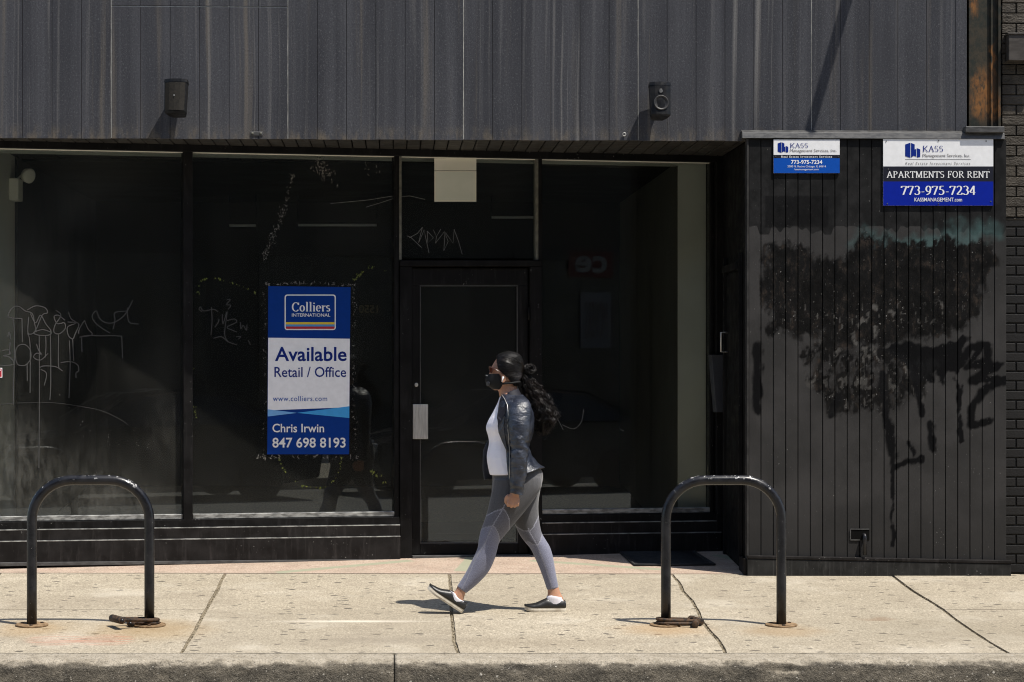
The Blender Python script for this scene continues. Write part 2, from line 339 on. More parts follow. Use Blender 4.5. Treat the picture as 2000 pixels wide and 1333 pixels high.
def plank_mat():
    g = G('plank_paint'); v = g.pos(); s = g.sep(v)
    n1 = g.noise(v, 3, 5); n2 = g.noise(g.sc(v, (1, 1, .85)), 11, 6, .62); n3 = g.noise(g.sc(g.warp(v, 14, .05), (1, 1, .42)), 30, 7, .68); fi = g.noise(v, 120, 4, .7)
    P = lambda u, vv: onY(u, vv, -.06)
    at = g.n('Attribute', attribute_name='paint'); ch = g.n('SeparateColor', {0: at.outputs['Color']}).outputs; te = at.outputs['Alpha']
    brk = lambda m, a=.8, lo=.25, hi=.75: g.math('MULTIPLY', g.rng(g.math('ADD', m, g.math('MULTIPLY', g.math('SUBTRACT', n3, .5), a)), lo, hi), g.rng(m, .01, .2))
    grey = g.mix(g.rng(n1, .35, .7), (.031, .030, .029), (.045, .043, .0418))
    black = g.mix(g.rng(n2, .35, .7), (.011, .011, .011), (.020, .0197, .0197))
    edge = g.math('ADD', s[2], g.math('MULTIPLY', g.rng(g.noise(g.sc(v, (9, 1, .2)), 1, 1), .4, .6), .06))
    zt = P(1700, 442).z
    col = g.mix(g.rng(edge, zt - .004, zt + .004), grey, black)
    low = g.rng(s[2], P(0, 960).z, P(0, 1080).z); col = g.mix(g.math('MULTIPLY', low, .6), col, (.026, .025, .024))
    col = g.mix(g.math('MULTIPLY', te, .85), col, (.062, .112, .110))
    brn = g.mix(g.rng(n3, .46, .72), (.0042, .0040, .0038), g.mix(g.rng(n2, .45, .65), (.010, .009, .008), (.034, .025, .019))); brn = g.mix(g.math('MULTIPLY', g.math('MULTIPLY', g.rng(fi, .60, .72), g.rng(n1, .5, .65)), .35), brn, (.085, .075, .068))
    cmask = brk(ch[0], .9, .1, .5); col = g.mix(cmask, col, brn)
    col = g.mix(g.math('MULTIPLY', brk(ch[2], .7), .7), col, g.mix(n3, (.045, .043, .039), (.16, .152, .14)))
    col = g.mix(brk(ch[1], .45, .15, .85), col, (.0038, .0038, .0042))
    fl = g.math('MULTIPLY', g.rng(g.noise(g.sc(v, (1, 1, .7)), 105, 2), .715, .74), g.math('MAXIMUM', ch[0], ch[2])); col = g.mix(g.math('MULTIPLY', fl, .8), col, (.42, .41, .39))  # white flecks put into the colour as glossy sparkles
    chip = g.rng(g.noise(g.sc(v, (1.4, 1, .7)), 85, 3), .70, .73)
    chip = g.math('MULTIPLY', chip, g.rng(g.noise(v, 2.2, 3), .42, .62)); col = g.mix(g.math('MULTIPLY', chip, .8), col, (.34, .33, .31))
    h = g.math('ADD', g.noise(g.sc(v, (1, 1, .35)), 42, 4), g.math('MULTIPLY', g.noise(v, 170, 2), .4))
    return g.done(col, g.math('SUBTRACT', g.rng(n2, .3, .7, .55, .75), g.math('MULTIPLY', cmask, .2)), 0, g.bump(h, .3, .004), g.math('ADD', .06, g.math('MULTIPLY', cmask, .1)))
def concrete_mat(name, c1, c2, stains=True):
    g = G(name); v = g.pos(); s = g.sep(v)
    big = g.noise(v, 1.1, 5); mid = g.noise(v, 9, 5, .6); fine = g.noise(v, 130, 3, .6); agg = g.noise(v, 330, 2)
    col = g.mix(g.rng(big, .3, .7), c1, c2)
    col = g.mix(g.math('MULTIPLY', g.rng(mid, .35, .7), .35), col, tuple(q * .74 for q in c1))
    col = g.mix(g.math('MULTIPLY', g.rng(fine, .46, .68), .8), col, tuple(q * .48 for q in c1))
    col = g.mix(g.math('MULTIPLY', g.rng(g.noise(v, 52, 5, .7), .48, .66), .55), col, tuple(q * .6 for q in c1))
    col = g.mix(g.math('MULTIPLY', g.rng(g.noise(v, 75, 3, .7), .60, .70), .6), col, tuple(min(.8, q * 1.35) for q in c2))
    col = g.mix(g.math('MULTIPLY', g.rng(agg, .56, .68), .6), col, tuple(min(.85, q * 1.6) for q in c2))
    gv = g.sc(v, (1, .34, 1)); g1 = g.noise(gv, 85, 3, .7); g2 = g.noise(g.sc(v, (1, .3, 1), (4, 2, 0)), 48, 4, .7)
    col = g.mix(g.math('MULTIPLY', g.rng(g1, .52, .32), .6), col, tuple(q * .45 for q in c1)); col = g.mix(g.math('MULTIPLY', g.rng(g1, .55, .72), .7), col, tuple(min(.8, q * 1.4) for q in c2))
    col = g.mix(g.math('MULTIPLY', g.rng(g2, .5, .34), .35), col, tuple(q * .6 for q in c1))
    # chewing-gum spots: random cells of a cellular pattern
    fl = g.sc(g.warp(v, 25, .02), (.8, 1.1, 0))
    for scl, thr, rad, dk in ((4.6, .42, .10, .9), (8, .62, .13, .85), (2.6, .5, .055, .95)):
        vo = g.n('TexVoronoi', {'Vector': fl, 'Scale': scl, 'Randomness': 1.0}, voronoi_dimensions='2D')
        c = g.n('SeparateColor', {0: vo.outputs['Color']}).outputs
        r = g.math('MULTIPLY', g.rng(c[1], 0, 1, .35, 1), rad)
        m = g.math('MULTIPLY', g.math('GREATER_THAN', c[0], thr), g.rng(g.math('DIVIDE', vo.outputs['Distance'], r), 1.15, .75))
        col = g.mix(g.math('MULTIPLY', m, dk), col, (.055, .048, .040))
    if stains:
        rd = g.n('ObjectInfo').outputs['Random']; col = g.mix(g.math('MULTIPLY', rd, .28), col, tuple(q * .62 for q in c1))
        dirt = g.rng(g.noise(g.warp(v, 2, .4), 2.3, 6, .62), .46, .72); col = g.mix(g.math('MULTIPLY', dirt, .42), col, (.20, .165, .12))
        pal_ = g.rng(g.noise(g.sc(v, (1, 1, 1), (7, 3, 0)), 1.6, 5, .6), .52, .75); col = g.mix(g.math('MULTIPLY', pal_, .35), col, (.56, .51, .42))
        w2 = g.warp(v, 7, .22)
        for u, vv, ru, rv, c, a in ((62, 1228, .2, .28, (.32, .2, .08), .45), (285, 1230, .3, .34, (.30, .2, .09), .55), (1300, 1230, .22, .2, (.33, .21, .1), .6), (1528, 1232, .2, .2, (.3, .2, .1), .5), (1030, 1255, .5, .2, (.2, .16, .11), .3), (100, 1180, .5, .3, (.22, .18, .13), .35), (1900, 1230, .7, .5, (.2, .17, .12), .35), (1720, 1210, .1, .05, (.2, .13, .08), .6), (780, 1250, .5, .12, (.2, .17, .13), .3)):
            p = onG(u, vv); col = g.mix(g.math('MULTIPLY', g.ell(w2, p, (ru, rv, 1), .8), a), col, c)
        for u, vv in ((108, 1250), (205, 1250)):                          # worn red spray stencils
            p = onG(u, vv); m = g.ell(g.warp(v, 5, .05), p, (.16, .2, 1), .2)
            m = g.math('MULTIPLY', m, g.rng(g.noise(g.sc(v, (2, 60, 1)), 1.5, 4), .48, .58)); col = g.mix(g.math('MULTIPLY', m, .5), col, (.42, .16, .10))
        p = onG(690, 1214); col = g.mix(g.math('MULTIPLY', g.ell(v, p, (.32, .035, 1), .9), .6), col, (.72, .66, .55))
    h = g.math('ADD', g.math('MULTIPLY', fine, .7), g.math('MULTIPLY', g.noise(v, 45, 3), .6))
    return g.done(col, .85, 0, g.bump(h, .5, .006), .25)
def kerb_mat():
    g = G('kerb_concrete'); v = g.pos(); s = g.sep(v)
    n = g.noise(v, 12, 5); fine = g.noise(v, 150, 3, .6)
    top = g.mix(g.rng(n, .3, .7), (.33, .285, .215), (.42, .37, .29))
    top = g.mix(g.math('MULTIPLY', g.rng(fine, .5, .7), .5), top, (.2, .17, .13))
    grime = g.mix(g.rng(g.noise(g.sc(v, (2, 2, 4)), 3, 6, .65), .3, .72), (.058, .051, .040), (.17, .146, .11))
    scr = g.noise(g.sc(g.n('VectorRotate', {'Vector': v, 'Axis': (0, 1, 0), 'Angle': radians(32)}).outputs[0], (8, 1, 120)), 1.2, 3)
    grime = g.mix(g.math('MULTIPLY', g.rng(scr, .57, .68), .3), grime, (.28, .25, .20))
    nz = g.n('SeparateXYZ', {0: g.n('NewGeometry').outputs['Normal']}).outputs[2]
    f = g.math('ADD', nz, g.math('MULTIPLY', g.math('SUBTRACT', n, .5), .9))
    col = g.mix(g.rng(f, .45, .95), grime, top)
    for scl, thr, hi in ((75, .86, .26), (34, .95, .3)):                  # exposed pebbles
        vo = g.n('TexVoronoi', {'Vector': g.warp(v, 60, .01), 'Scale': scl}); c = g.n('SeparateColor', {0: vo.outputs['Color']}).outputs
        m = g.math('MULTIPLY', g.math('GREATER_THAN', c[0], thr), g.rng(vo.outputs['Distance'], hi, hi * .7))
        col = g.mix(g.math('MULTIPLY', m, .75), col, g.mix(c[1], (.3, .27, .22), (.62, .58, .5)))
    kg = g.noise(v, 70, 4, .75); col = g.mix(g.math('MULTIPLY', g.rng(kg, .5, .34), .6), col, (.03, .026, .02)); col = g.mix(g.math('MULTIPLY', g.rng(kg, .56, .72), .55), col, (.36, .32, .26))
    return g.done(col, .85, 0, g.bump(g.math('ADD', fine, g.noise(v, 50, 4)), .9, .01), .25)
def glass_mat(name, dust=.02, smear=.012, tint=(.965, .985, .965), veil=None):
    g = G(name); v = g.pos(); t = g.t
    fr = g.n('Fresnel', {'IOR': 1.5}).outputs[0]
    gl = g.n('BsdfGlossy', {'Color': (.92, .95, .93), 'Roughness': .0}).outputs[0]
    tr = g.n('BsdfTransparent', {'Color': tint}).outputs[0]
    a = g.n('MixShader', {0: fr, 1: tr, 2: gl}).outputs[0]
    di = g.n('BsdfDiffuse', {'Color': (.46, .45, .40)}).outputs[0]
    n1 = g.rng(g.noise(g.warp(v, 2, .5), 1.4, 5, .6), .42, .75); n2 = g.rng(g.noise(g.sc(v, (14, 14, .35)), 1.4, 5), .5, .8)
    dots = g.math('MULTIPLY', g.rng(g.noise(v, 120, 1), .80, .83), g.rng(g.noise(v, 3, 2), .5, .7))
    zl = g.rng(g.sep(v)[2], 1.1, .3)
    f = g.math('ADD', g.math('MULTIPLY', n1, smear), g.math('MULTIPLY', n2, smear * .6))
    f = g.math('ADD', g.math('ADD', f, dust * .4), g.math('MULTIPLY', zl, dust)); f = g.math('ADD', f, g.math('MULTIPLY', dots, .10))
    if veil:
        for (u, vv, ru, rv, am) in veil:
            w_ = g.warp(v, 4, .25, 5); m = g.ell(w_, onS(u, vv), (ru / 280, 2, rv / 280), .8); f = g.math('ADD', f, g.math('MULTIPLY', g.math('MULTIPLY', m, g.rng(g.noise(g.sc(v, (3, 3, 1)), 9, 6, .65), .3, .7)), am))
    sh = g.n('MixShader', {0: f, 1: a, 2: di}).outputs[0]
    t.links.new(sh, g.out.inputs[0]); return g.m
def black_paint(name, c=(.022, .021, .021), chips=.5, rough=.35):
    g = G(name); v = g.pos(); n = g.noise(v, 9, 5)
    col = g.mix(g.rng(n, .35, .7), c, tuple(q * 1.7 for q in c))
    streak = g.rng(g.noise(g.sc(v, (40, 40, 1.2)), 1.3, 4), .58, .75); col = g.mix(g.math('MULTIPLY', streak, .3), col, tuple(q * 5 for q in c))
    ch = g.rng(g.noise(g.warp(v, 30, .03), 60, 3), .69, .72); ch = g.math('MULTIPLY', ch, g.rng(g.noise(v, 4, 3), .46, .6)); sm = g.rng(g.noise(g.sc(v, (10, 10, 1.4)), 2.2, 6, .7), .5, .78); col = g.mix(g.math('MULTIPLY', sm, .5), col, tuple(q * 6 for q in c))
    col = g.mix(g.math('MULTIPLY', ch, chips), col, (.45, .44, .41))
    return g.done(col, g.rng(n, .3, .7, rough, rough + .25), 0, g.bump(g.noise(v, 60, 4), .12, .004), .12)
def rack_mat():
    g = G('rack_paint'); v = g.pos(); s = g.sep(v); n = g.noise(v, 14, 5)
    col = g.mix(g.rng(n, .35, .7), (.0075, .0075, .009), (.017, .0165, .018))
    up = g.sep(g.n('NewGeometry').outputs['Normal'])[2]
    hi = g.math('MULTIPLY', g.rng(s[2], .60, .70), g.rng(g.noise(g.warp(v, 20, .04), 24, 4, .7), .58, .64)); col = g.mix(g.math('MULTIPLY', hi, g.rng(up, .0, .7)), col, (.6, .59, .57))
    ch = g.rng(g.noise(g.sc(v, (1, 1, .5)), 60, 3), .71, .74); col = g.mix(g.math('MULTIPLY', ch, .65), col, (.3, .29, .27))
    rs = g.rng(g.noise(g.sc(v, (1, 1, .4)), 13, 4), .68, .72); col = g.mix(g.math('MULTIPLY', rs, .7), col, (.12, .075, .045))
    return g.done(col, g.rng(n, .3, .7, .24, .38), 0, g.bump(g.noise(v, 70, 3), .12, .003), .4)
M = {}
M['siding'] = siding_mat(); M['plank'] = plank_mat()
M['conc'] = concrete_mat('sidewalk_concrete', (.375, .322, .238), (.445, .388, .295)); M['kerb'] = kerb_mat()
M['asphalt'] = pm('asphalt', (.17, .164, .15), (.23, .22, .20), 4, rough=.9, bump=.4, bscale=120)
M['joint'] = pm('joint_dirt', (.09, .072, .045), (.30, .25, .17), 60, rough=.95, bump=.8, bscale=90)
M['glass'] = glass_mat('window_glass'); M['glassl'] = glass_mat('window_glass_dusty', .03, .02, veil=((10, 900, 70, 90, .10), (150, 950, 90, 60, .06), (260, 985, 90, 30, .05), (330, 850, 40, 60, .03), (60, 640, 60, 160, .02))); M['glassd'] = glass_mat('door_glass', .03, .02)
M['frame'] = black_paint('frame_paint', (.0055, .0052, .0052), .6, .4); M['bulk'] = black_paint('bulkhead_paint', (.0105, .0094, .009), .45, .42)
M['dark'] = pm('dark_void', (.004, .004, .004), (.007, .007, .0065), 8, rough=.9, spec=.05)
M['soffit'] = pm('soffit_paint', (.016, .014, .012), (.036, .032, .027), 7, rough=.6, bump=.2, bscale=60)
M['seal'] = pm('bare_joint_edge', (.34, .33, .30), (.5, .49, .45), 30, rough=.8)
M['sill'] = pm('sill_metal', (.13, .13, .125), (.36, .36, .34), 16, (1, 1, 3), rough=.45, met=.25, bump=.1)
M['white'] = flat('sign_white', (.80, .80, .80), .5); M['posterw'] = flat('poster_white', (.90, .90, .92), .5)
M['blue'] = flat('sign_blue', (.001, .014, .27), .5, .15); M['blue2'] = flat('sign_blue_light', (.003, .07, .38), .5, .15)
M['navy'] = flat('poster_navy', (.0005, .036, .235), .5, .15); M['cyan'] = flat('poster_cyan', (.05, .35, .75), .45); M['sky'] = flat('poster_pale_blue', (.18, .42, .78), .45)
M['black'] = flat('sign_black', (.008, .009, .018), .45); M['logo'] = flat('logo_blue', (.002, .02, .2), .5, .2); M['grey'] = flat('grey_print', (.12, .12, .13), .5)
M['yellow'] = flat('stripe_yellow', (.75, .52, .04), .5); M['red'] = flat('stripe_red', (.45, .015, .03), .5); M['ltblue'] = flat('stripe_blue', (.07, .3, .62), .5)
M['rust'] = pm('rusty_steel', (.014, .011, .009), (.10, .058, .032), 40, rough=.75, met=.3, bump=.4, bscale=120)
M['plate'] = pm('rusty_plate', (.12, .07, .03), (.26, .17, .09), 30, rough=.8, bump=.3, bscale=100)
M['spk'] = pm('speaker_black', (.006, .0058, .0058), (.010, .0096, .0092), 30, rough=.4, spec=.25, bump=.1, bscale=300)
M['grille'] = pm('speaker_grille', (.016, .0142, .0115), (.026, .023, .019), 60, spec=.15, rough=.7, bump=.5, bscale=500)
M['alu'] = pm('brushed_aluminium', (.42, .41, .39), (.56, .55, .52), 20, (6, 6, .5), rough=.42, met=.5, bump=.1)
M['rack'] = rack_mat()
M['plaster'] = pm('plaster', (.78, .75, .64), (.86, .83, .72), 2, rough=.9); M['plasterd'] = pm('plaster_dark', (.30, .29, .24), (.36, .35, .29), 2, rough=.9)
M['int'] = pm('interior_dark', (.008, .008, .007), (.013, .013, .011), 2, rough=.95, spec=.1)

# ================================================================== GROUND
road = mk('road', [(-160, -160, -.355), (160, -160, -.355), (160, 160, -.355), (-160, 160, -.355)], [(0, 1, 2, 3)], M['asphalt']); tag(road, kind='structure')
XL, XR = -7.0, 9.0
YB, YM, YF = -.005, onG(1000, 1191).y, onG(1000, 1276).y
YK = onG(1000, 1290).y
def gpt(x, y, dz=0): return Vector((x, y, gz(x, y) + dz))
def gprism(name, poly, top, bot, mat, parent=None):
    q = [gpt(x, y, top) for x, y in poly]
    return prism(name, q, Vector((0, 0, bot - top)), mat, parent)
sw = gprism('sidewalk', [(XL, YF), (XR, YF), (XR, 6), (XL, 6)], -.010, -.12, M['joint']); tag(sw, kind='structure')
JB = [onG(u, v).x for u, v in ((440, 1121), (874, 1121), (1312, 1121), (1745, 1128))]
JF = [onG(u, v).x for u, v in ((356, 1276), (893, 1276), (1417, 1276), (1960, 1272))]
jb = [JB[0] - 3.04, JB[0] - 1.52] + JB + [JB[3] + 1.52, JB[3] + 3.04]; jf = [JF[0] - 3.04, JF[0] - 1.52] + JF + [JF[3] + 1.52, JF[3] + 3.04]
jb = [XL] + jb + [XR]; jf = [XL] + jf + [XR]
JW = [[(random.uniform(-.012, .012)) for _ in range(9)] for _ in jb]
def jx(i, y, sd):
    t = (y - YB) / (YF - YB); x = jb[i] + (jf[i] - jb[i]) * t
    k = t * 8; a = int(min(7, k)); f = k - a
    x += JW[i][a] * (1 - f) + JW[i][a + 1] * f
    return x + sd * (.0115 + .005 * mnoise.noise(Vector((i * 3.1, y * 9, sd))))
for i in range(len(jb) - 1):
    for y0, y1 in ((YB, YM + .0015), (YM - .0015, YF + .002)):
        L_ = [(jx(i, y0 + (y1 - y0) * k / 12, 1), y0 + (y1 - y0) * k / 12) for k in range(13)]
        R_ = [(jx(i + 1, y0 + (y1 - y0) * k / 12, -1), y0 + (y1 - y0) * k / 12) for k in range(13)]
        dz = random.uniform(-.002, .002)
        gprism('paving_slab', L_ + R_[::-1], dz, -.09, M['conc'], sw)
# joint dirt crumbs (weeds and grit in the joints)
V, Fc = [], []
for i in range(2, 7):
    for _ in range(420):
        y = random.uniform(YF, YB); c = gpt((jx(i, y, 1) + jx(i, y, -1)) / 2 + random.gauss(0, .007), y, -.005); r = random.uniform(.002, .007)
        o = len(V); V += [c + Vector((random.uniform(-1, 1), random.uniform(-1, 1), random.uniform(-.6, .9))) * r for _ in range(4)]; Fc += [(o, o + 1, o + 2), (o, o + 2, o + 3), (o, o + 3, o + 1), (o + 1, o + 3, o + 2)]
gr = mk('joint_grit', V, Fc, M['joint'], sw); gr['kind'] = 'stuff'
# kerb stones with a worn rounded nose
kb = prism('kerb', [gpt(XL, YK + .03, -.2), gpt(XR, YK + .03, -.2), gpt(XR, YF - .05, -.2), gpt(XL, YF - .05, -.2)], Vector((0, 0, -.1)), M['kerb']); tag(kb, kind='structure')
kx = [XL, onG(-600, 1285).x, onG(770, 1285).x, onG(2140, 1285).x, XR]
prof = [(YF - .002, -.2), (YF - .002, .0)] + [(YF + (YK + .06 - YF) * k / 5, -.001 * k) for k in range(1, 6)]
R_ = .06
prof += [(YK + .06 - R_ * sin(a), -R_ + R_ * cos(a) - .005) for a in [pi / 2 * k / 7 for k in range(1, 8)]] + [(YK - .006, -.1), (YK - .012, -.15), (YK - .015, -.22)]
for a, b in zip(kx[:-1], kx[1:]):
    n = max(2, int((b - a) / .02)); V, Fc = [], []
    for i in range(n + 1):
        x = a + .0025 + (b - a - .005) * i / n
        for k, (y, z) in enumerate(prof):
            nz_ = mnoise.fractal(Vector((x * 9, k * .7, 2)), 1, 2, 4) * .005 if 3 < k < len(prof) else 0
            chip = -max(0, mnoise.noise(Vector((x * 4, 7, k * .2))) - .35) * .03 if 6 <= k <= 12 else 0
            V.append(Vector((x, y - nz_ - chip, gz(x, min(y, YF)) * 0 + gz(x, YF) + z + nz_ + chip + (y - YF) * GS)))
    m = len(prof)
    for i in range(n):
        for k in range(m - 1): Fc.append((i * m + k, (i + 1) * m + k, (i + 1) * m + k + 1, i * m + k + 1))
    Fc += [tuple(range(m)), tuple(n * m + k for k in range(m - 1, -1, -1))]
    mk('kerb_stone', V, Fc, M['kerb'], kb, True)
# entrance strip of tinted concrete between slabs and shop front
def strip_mat():
    g = G('tinted_concrete'); v = g.pos(); f = g.noise(v, 110, 3); n = g.noise(v, 5, 5)
    col = g.mix(g.rng(n, .3, .7), (.39, .29, .22), (.44, .345, .265)); col = g.mix(g.math('MULTIPLY', g.rng(f, .5, .7), .4), col, (.25, .18, .15))
    col = g.mix(g.rng(g.noise(v, 260, 2), .62, .72), col, (.55, .48, .40))
    gv = g.noise(g.sc(v, (1, .34, 1)), 85, 3, .7); col = g.mix(g.math('MULTIPLY', g.rng(gv, .52, .32), .55), col, (.20, .15, .12)); col = g.mix(g.math('MULTIPLY', g.rng(gv, .55, .72), .5), col, (.6, .52, .43)); col = g.mix(g.math('MULTIPLY', g.rng(g.noise(g.warp(v, 3, .3), 3, 6, .65), .45, .7), .45), col, (.2, .165, .125))
    gn = None
    for a, b in (((545, 1119), (800, 1096)), ((900, 1116), (925, 1088)), ((1040, 1096), (1290, 1113)), ((0, 1104), (500, 1098)), ((1400, 1085), (1470, 1100))):
        p, q = onG(*a), onG(*b); d = (q - p); L = Vector((d.x, d.y, 0)).length; nx, ny = -d.y / L, d.x / L
        s = g.sep(g.warp(v, 6, .03)); di = g.math('ABSOLUTE', g.math('ADD', g.math('MULTIPLY', s[0], nx), g.math('ADD', g.math('MULTIPLY', s[1], ny), -(p.x * nx + p.y * ny))))
        al = g.math('ABSOLUTE', g.math('ADD', g.math('MULTIPLY', s[0], d.x / L), g.math('ADD', g.math('MULTIPLY', s[1], d.y / L), -((p.x + q.x) / 2 * d.x / L + (p.y + q.y) / 2 * d.y / L))))
        m = g.math('MULTIPLY', g.rng(di, .055, .04), g.rng(al, L / 2 + .03, L / 2)); gn = m if gn is None else g.math('MAXIMUM', gn, m)
    col = g.mix(g.math('MULTIPLY', gn, .8), col, (.27, .29, .20))
    s = g.sep(v); fe = g.rng(s[1], .02, .0); col = g.mix(g.math('MULTIPLY', fe, .5), col, (.3, .26, .2))
    return g.done(col, .85, 0, g.bump(f, .4, .005), .25)
PX = onX(1460, 1100, onY(1461, 1100, -.06).x).x
st = gprism('entrance_paving', [(XL, .006), (PX - .004, .006), (PX - .004, 1.6), (XL, 1.6)], .002, -.1, strip_mat()); tag(st, kind='structure')

# ================================================================== BUILDING
BD = thing('storefront_building', 'dark grey boarded shop building with recessed black shop front', 'building', (1.0, 0, 0))
def e(name, parent): # a part that only groups its pieces is a backing mesh made by the caller
    return None
ZS = onY(700, 273).z; ZT = 5.4
XA, XB = -6.0, onY(1889, 100).x
back = box('siding', (XA, .022, ZS + .012), (XB - .002, .16, ZT), M['dark'], BD)
x217, x1585 = onY(217, 140).x, onY(1585, 140).x; BW = (x1585 - x217) / 24
k = int((XA - x217) / BW)
zj = onY(390, 13).z
while True:
    x0 = x217 + k * BW; x1 = min(x0 + BW, XB)
    if x0 >= XB - .03: break
    jl, jr = (k % 6 == 0), ((k + 1) % 6 == 0)
    a = x0 + (.0024 if jl else .0014); b = x1 - (.0024 if jr else .0014)
    yb = random.uniform(-.0015, .0015)
    zb = ZS + random.uniform(-.002, .002)
    spans = [(zb, zj - .004), (zj + .004, ZT)] if 0 <= k < 6 else [(zb, ZT)]
    for z0, z1 in spans: box('siding_board', (a, yb, z0), (b, .0215, z1), M['siding'], back, .0013)
    if jl and x0 > XA + .1:
        V, Fc = [], []; nn = 60
        for i in range(nn + 1):
            z = ZS + .004 + (ZT - ZS - .01) * i / nn; ww = .0028 * (.55 + .9 * abs(mnoise.noise(Vector((k, z * 6, 3)))))
            V += [Vector((x0 - ww + .001, .001, z)), Vector((x0 + ww + .001, .001, z))]
            if i: Fc.append((2 * i - 2, 2 * i - 1, 2 * i + 1, 2 * i))
        mk('joint_strip', V, Fc, M['seal'], back)
    k += 1
box('joint_strip', (x217 + .004, .004, zj - .003), (x217 + 6 * BW - .004, .012, zj + .002), M['seal'], back)
# soffit boards
sf_ = box('soffit', (XA, .03, ZS + .014), (PX - .002, 1.75, ZS + .06), M['dark'], BD)
sbw = 27.2 / 286; x = XA
while x < PX - .02:
    box('soffit_board', (x + .004, .024, ZS + random.uniform(-.001, .002)), (min(x + sbw - .004, PX - .003), 1.74, ZS + .0135), M['soffit'], sf_, .003); x += sbw
# upper body of the building, behind the siding, and its flanks
box('upper_wall', (XA, .162, ZS + .062), (XB + .02, 9, ZT - .002), M['frame'], BD)
box('parapet_cap', (XA - .03, -.04, ZT + .002), (XB + .03, 9.03, ZT + .06), M['frame'], BD, .005)
# rusted steel column at the corner
def rustcol():
    g = G('rusted_column_paint'); v = g.pos(); w2 = g.warp(v, 9, .14, 4); n = g.noise(v, 18, 5, .65); n2 = g.noise(g.sc(v, (1, 1, .4)), 60, 4)
    col = g.mix(g.rng(n, .35, .65), (.010, .013, .008), (.034, .026, .014))
    r = g.mx(*[g.ell(w2, onY(u, vv, .03), (a / 286, 1, b / 286), .8) for u, vv, a, b in ((1926, 178, 17, 34), (1915, 205, 18, 22), (1936, 210, 13, 18), (1900, 12, 7, 18), (1941, 115, 4, 28), (1905, 160, 8, 12))])
    col = g.mix(g.math('MULTIPLY', r, g.rng(n2, .25, .6)), col, g.mix(n, (.12, .04, .008), (.26, .115, .026)))
    return g.done(col, .6, .1, g.bump(n2, .3, .005), .45)
M['col'] = rustcol()
c0, c1 = onY(1892, 100, .03).x, onY(1953, 100, .03).x; zc = onY(1920, 250, 0).z
sc_ = box('steel_column', (c0, .03, zc), (c1, .3, ZT), M['col'], BD, .004)
xm = onY(1934, 100, .03).x
box('column_flange', (xm, .012, zc + .01), (xm + .012, .0295, ZT - .01), M['col'], sc_, .002)
box('column_flange', (c1 - .018, .004, zc + .01), (c1, .0295, ZT - .01), M['col'], sc_, .002)
# ------------------------------------------------------------- clad bay (the plank wall)
YP = -.06
px0, px1 = onY(1462, 600, YP).x, onY(1966, 600, YP).x; zc0, zc1 = onY(1700, 272, YP).z, onY(1460, 257, YP).z
zb0 = onY(1462, 1096, YP).z; zb1 = onY(1966, 1106, YP).z
bay = box('plank_wall', (px0 + .015, YP + .021, -.06), (px1 - .01, 1.6, ZS + .02), M['dark'], BD)
np_ = 21; pw = (px1 - px0) / np_
for i in range(np_):
    a, b = px0 + i * pw, px0 + (i + 1) * pw
    hole = 0
    zz = gz((a + b) / 2, YP) + .03
    yf = YP + random.uniform(-.001, .001); nx_, nz_ = 7, 240; x0_, x1_ = a + .0024, b - .0024; V, Fc, C_ = [], [], []
    xs_ = [x0_, x0_ + .0022] + [x0_ + .0022 + (x1_ - x0_ - .0044) * k_ / 5 for k_ in range(1, 5)] + [x1_ - .0022, x1_]
    for iz in range(nz_ + 1):
        z_ = zz + (zc0 - .001 - zz) * iz / nz_
        for k_, xx in enumerate(xs_):
            p_ = Vector((xx, yf + (.0024 if k_ in (0, len(xs_) - 1) else 0), z_)); V.append(p_); C_ += [max(0, min(1, q)) for q in paint(p_)]
        V += [Vector((x0_, YP + .02, z_)), Vector((x1_, YP + .02, z_))]; C_ += [0] * 8
    m_ = len(xs_) + 2; last = len(xs_) - 1
    for iz in range(nz_):
        o_ = iz * m_
        for k_ in range(last): Fc.append((o_ + k_, o_ + k_ + 1, o_ + m_ + k_ + 1, o_ + m_ + k_))
        Fc += [(o_ + last + 1, o_, o_ + m_, o_ + m_ + last + 1), (o_ + last, o_ + last + 2, o_ + m_ + last + 2, o_ + m_ + last)]
    pk = mk('plank', V, Fc, M['plank'], bay)
    pk.data.attributes.new('paint', 'FLOAT_COLOR', 'POINT').data.foreach_set('color', C_)
# side of the bay, seen in the entrance recess, with the flat's street door
box('corner_board', (px0 - .012, YP - .004, 0), (px0 + .0005, YP + .09, zc0 - .001), pm('corner_paint', (.032, .031, .030), (.05, .048, .046), 12, rough=.65, spec=.1, bump=.3, bscale=60), bay, .003)
box('side_cladding', (px0 - .001, YP + .092, -.02), (px0 + .0145, 1.55, ZS - .002), M['frame'], bay)
dr = box('side_door', (px0 - .012, .28, .06), (px0 - .0015, 1.02, 2.08), M['frame'], bay, .003)
box('door_frame', (px0 - .03, .22, .05), (px0 - .002, .275, 2.2), M['frame'], bay, .003)
box('door_frame', (px0 - .03, 1.03, .05), (px0 - .002, 1.085, 2.2), M['frame'], bay, .003)
box('door_frame', (px0 - .045, .276, 2.09), (px0 - .002, 1.029, 2.14), M['frame'], bay, .003)
tube('door_handle', [Vector((px0 - .013, .95, 1.52)), Vector((px0 - .06, .95, 1.52)), Vector((px0 - .06, .95, 1.66)), Vector((px0 - .013, .95, 1.66))], .007, M['alu'], dr, 8)
numt = font_text('25')
letter(numt, lambda u, v: Vector((px0 - .0022, .62 - u, 2.2 + v)), 0, .0, .13, -.0, M['grey'], bay, out=Vector((-.0006, 0, 0))) if False else None
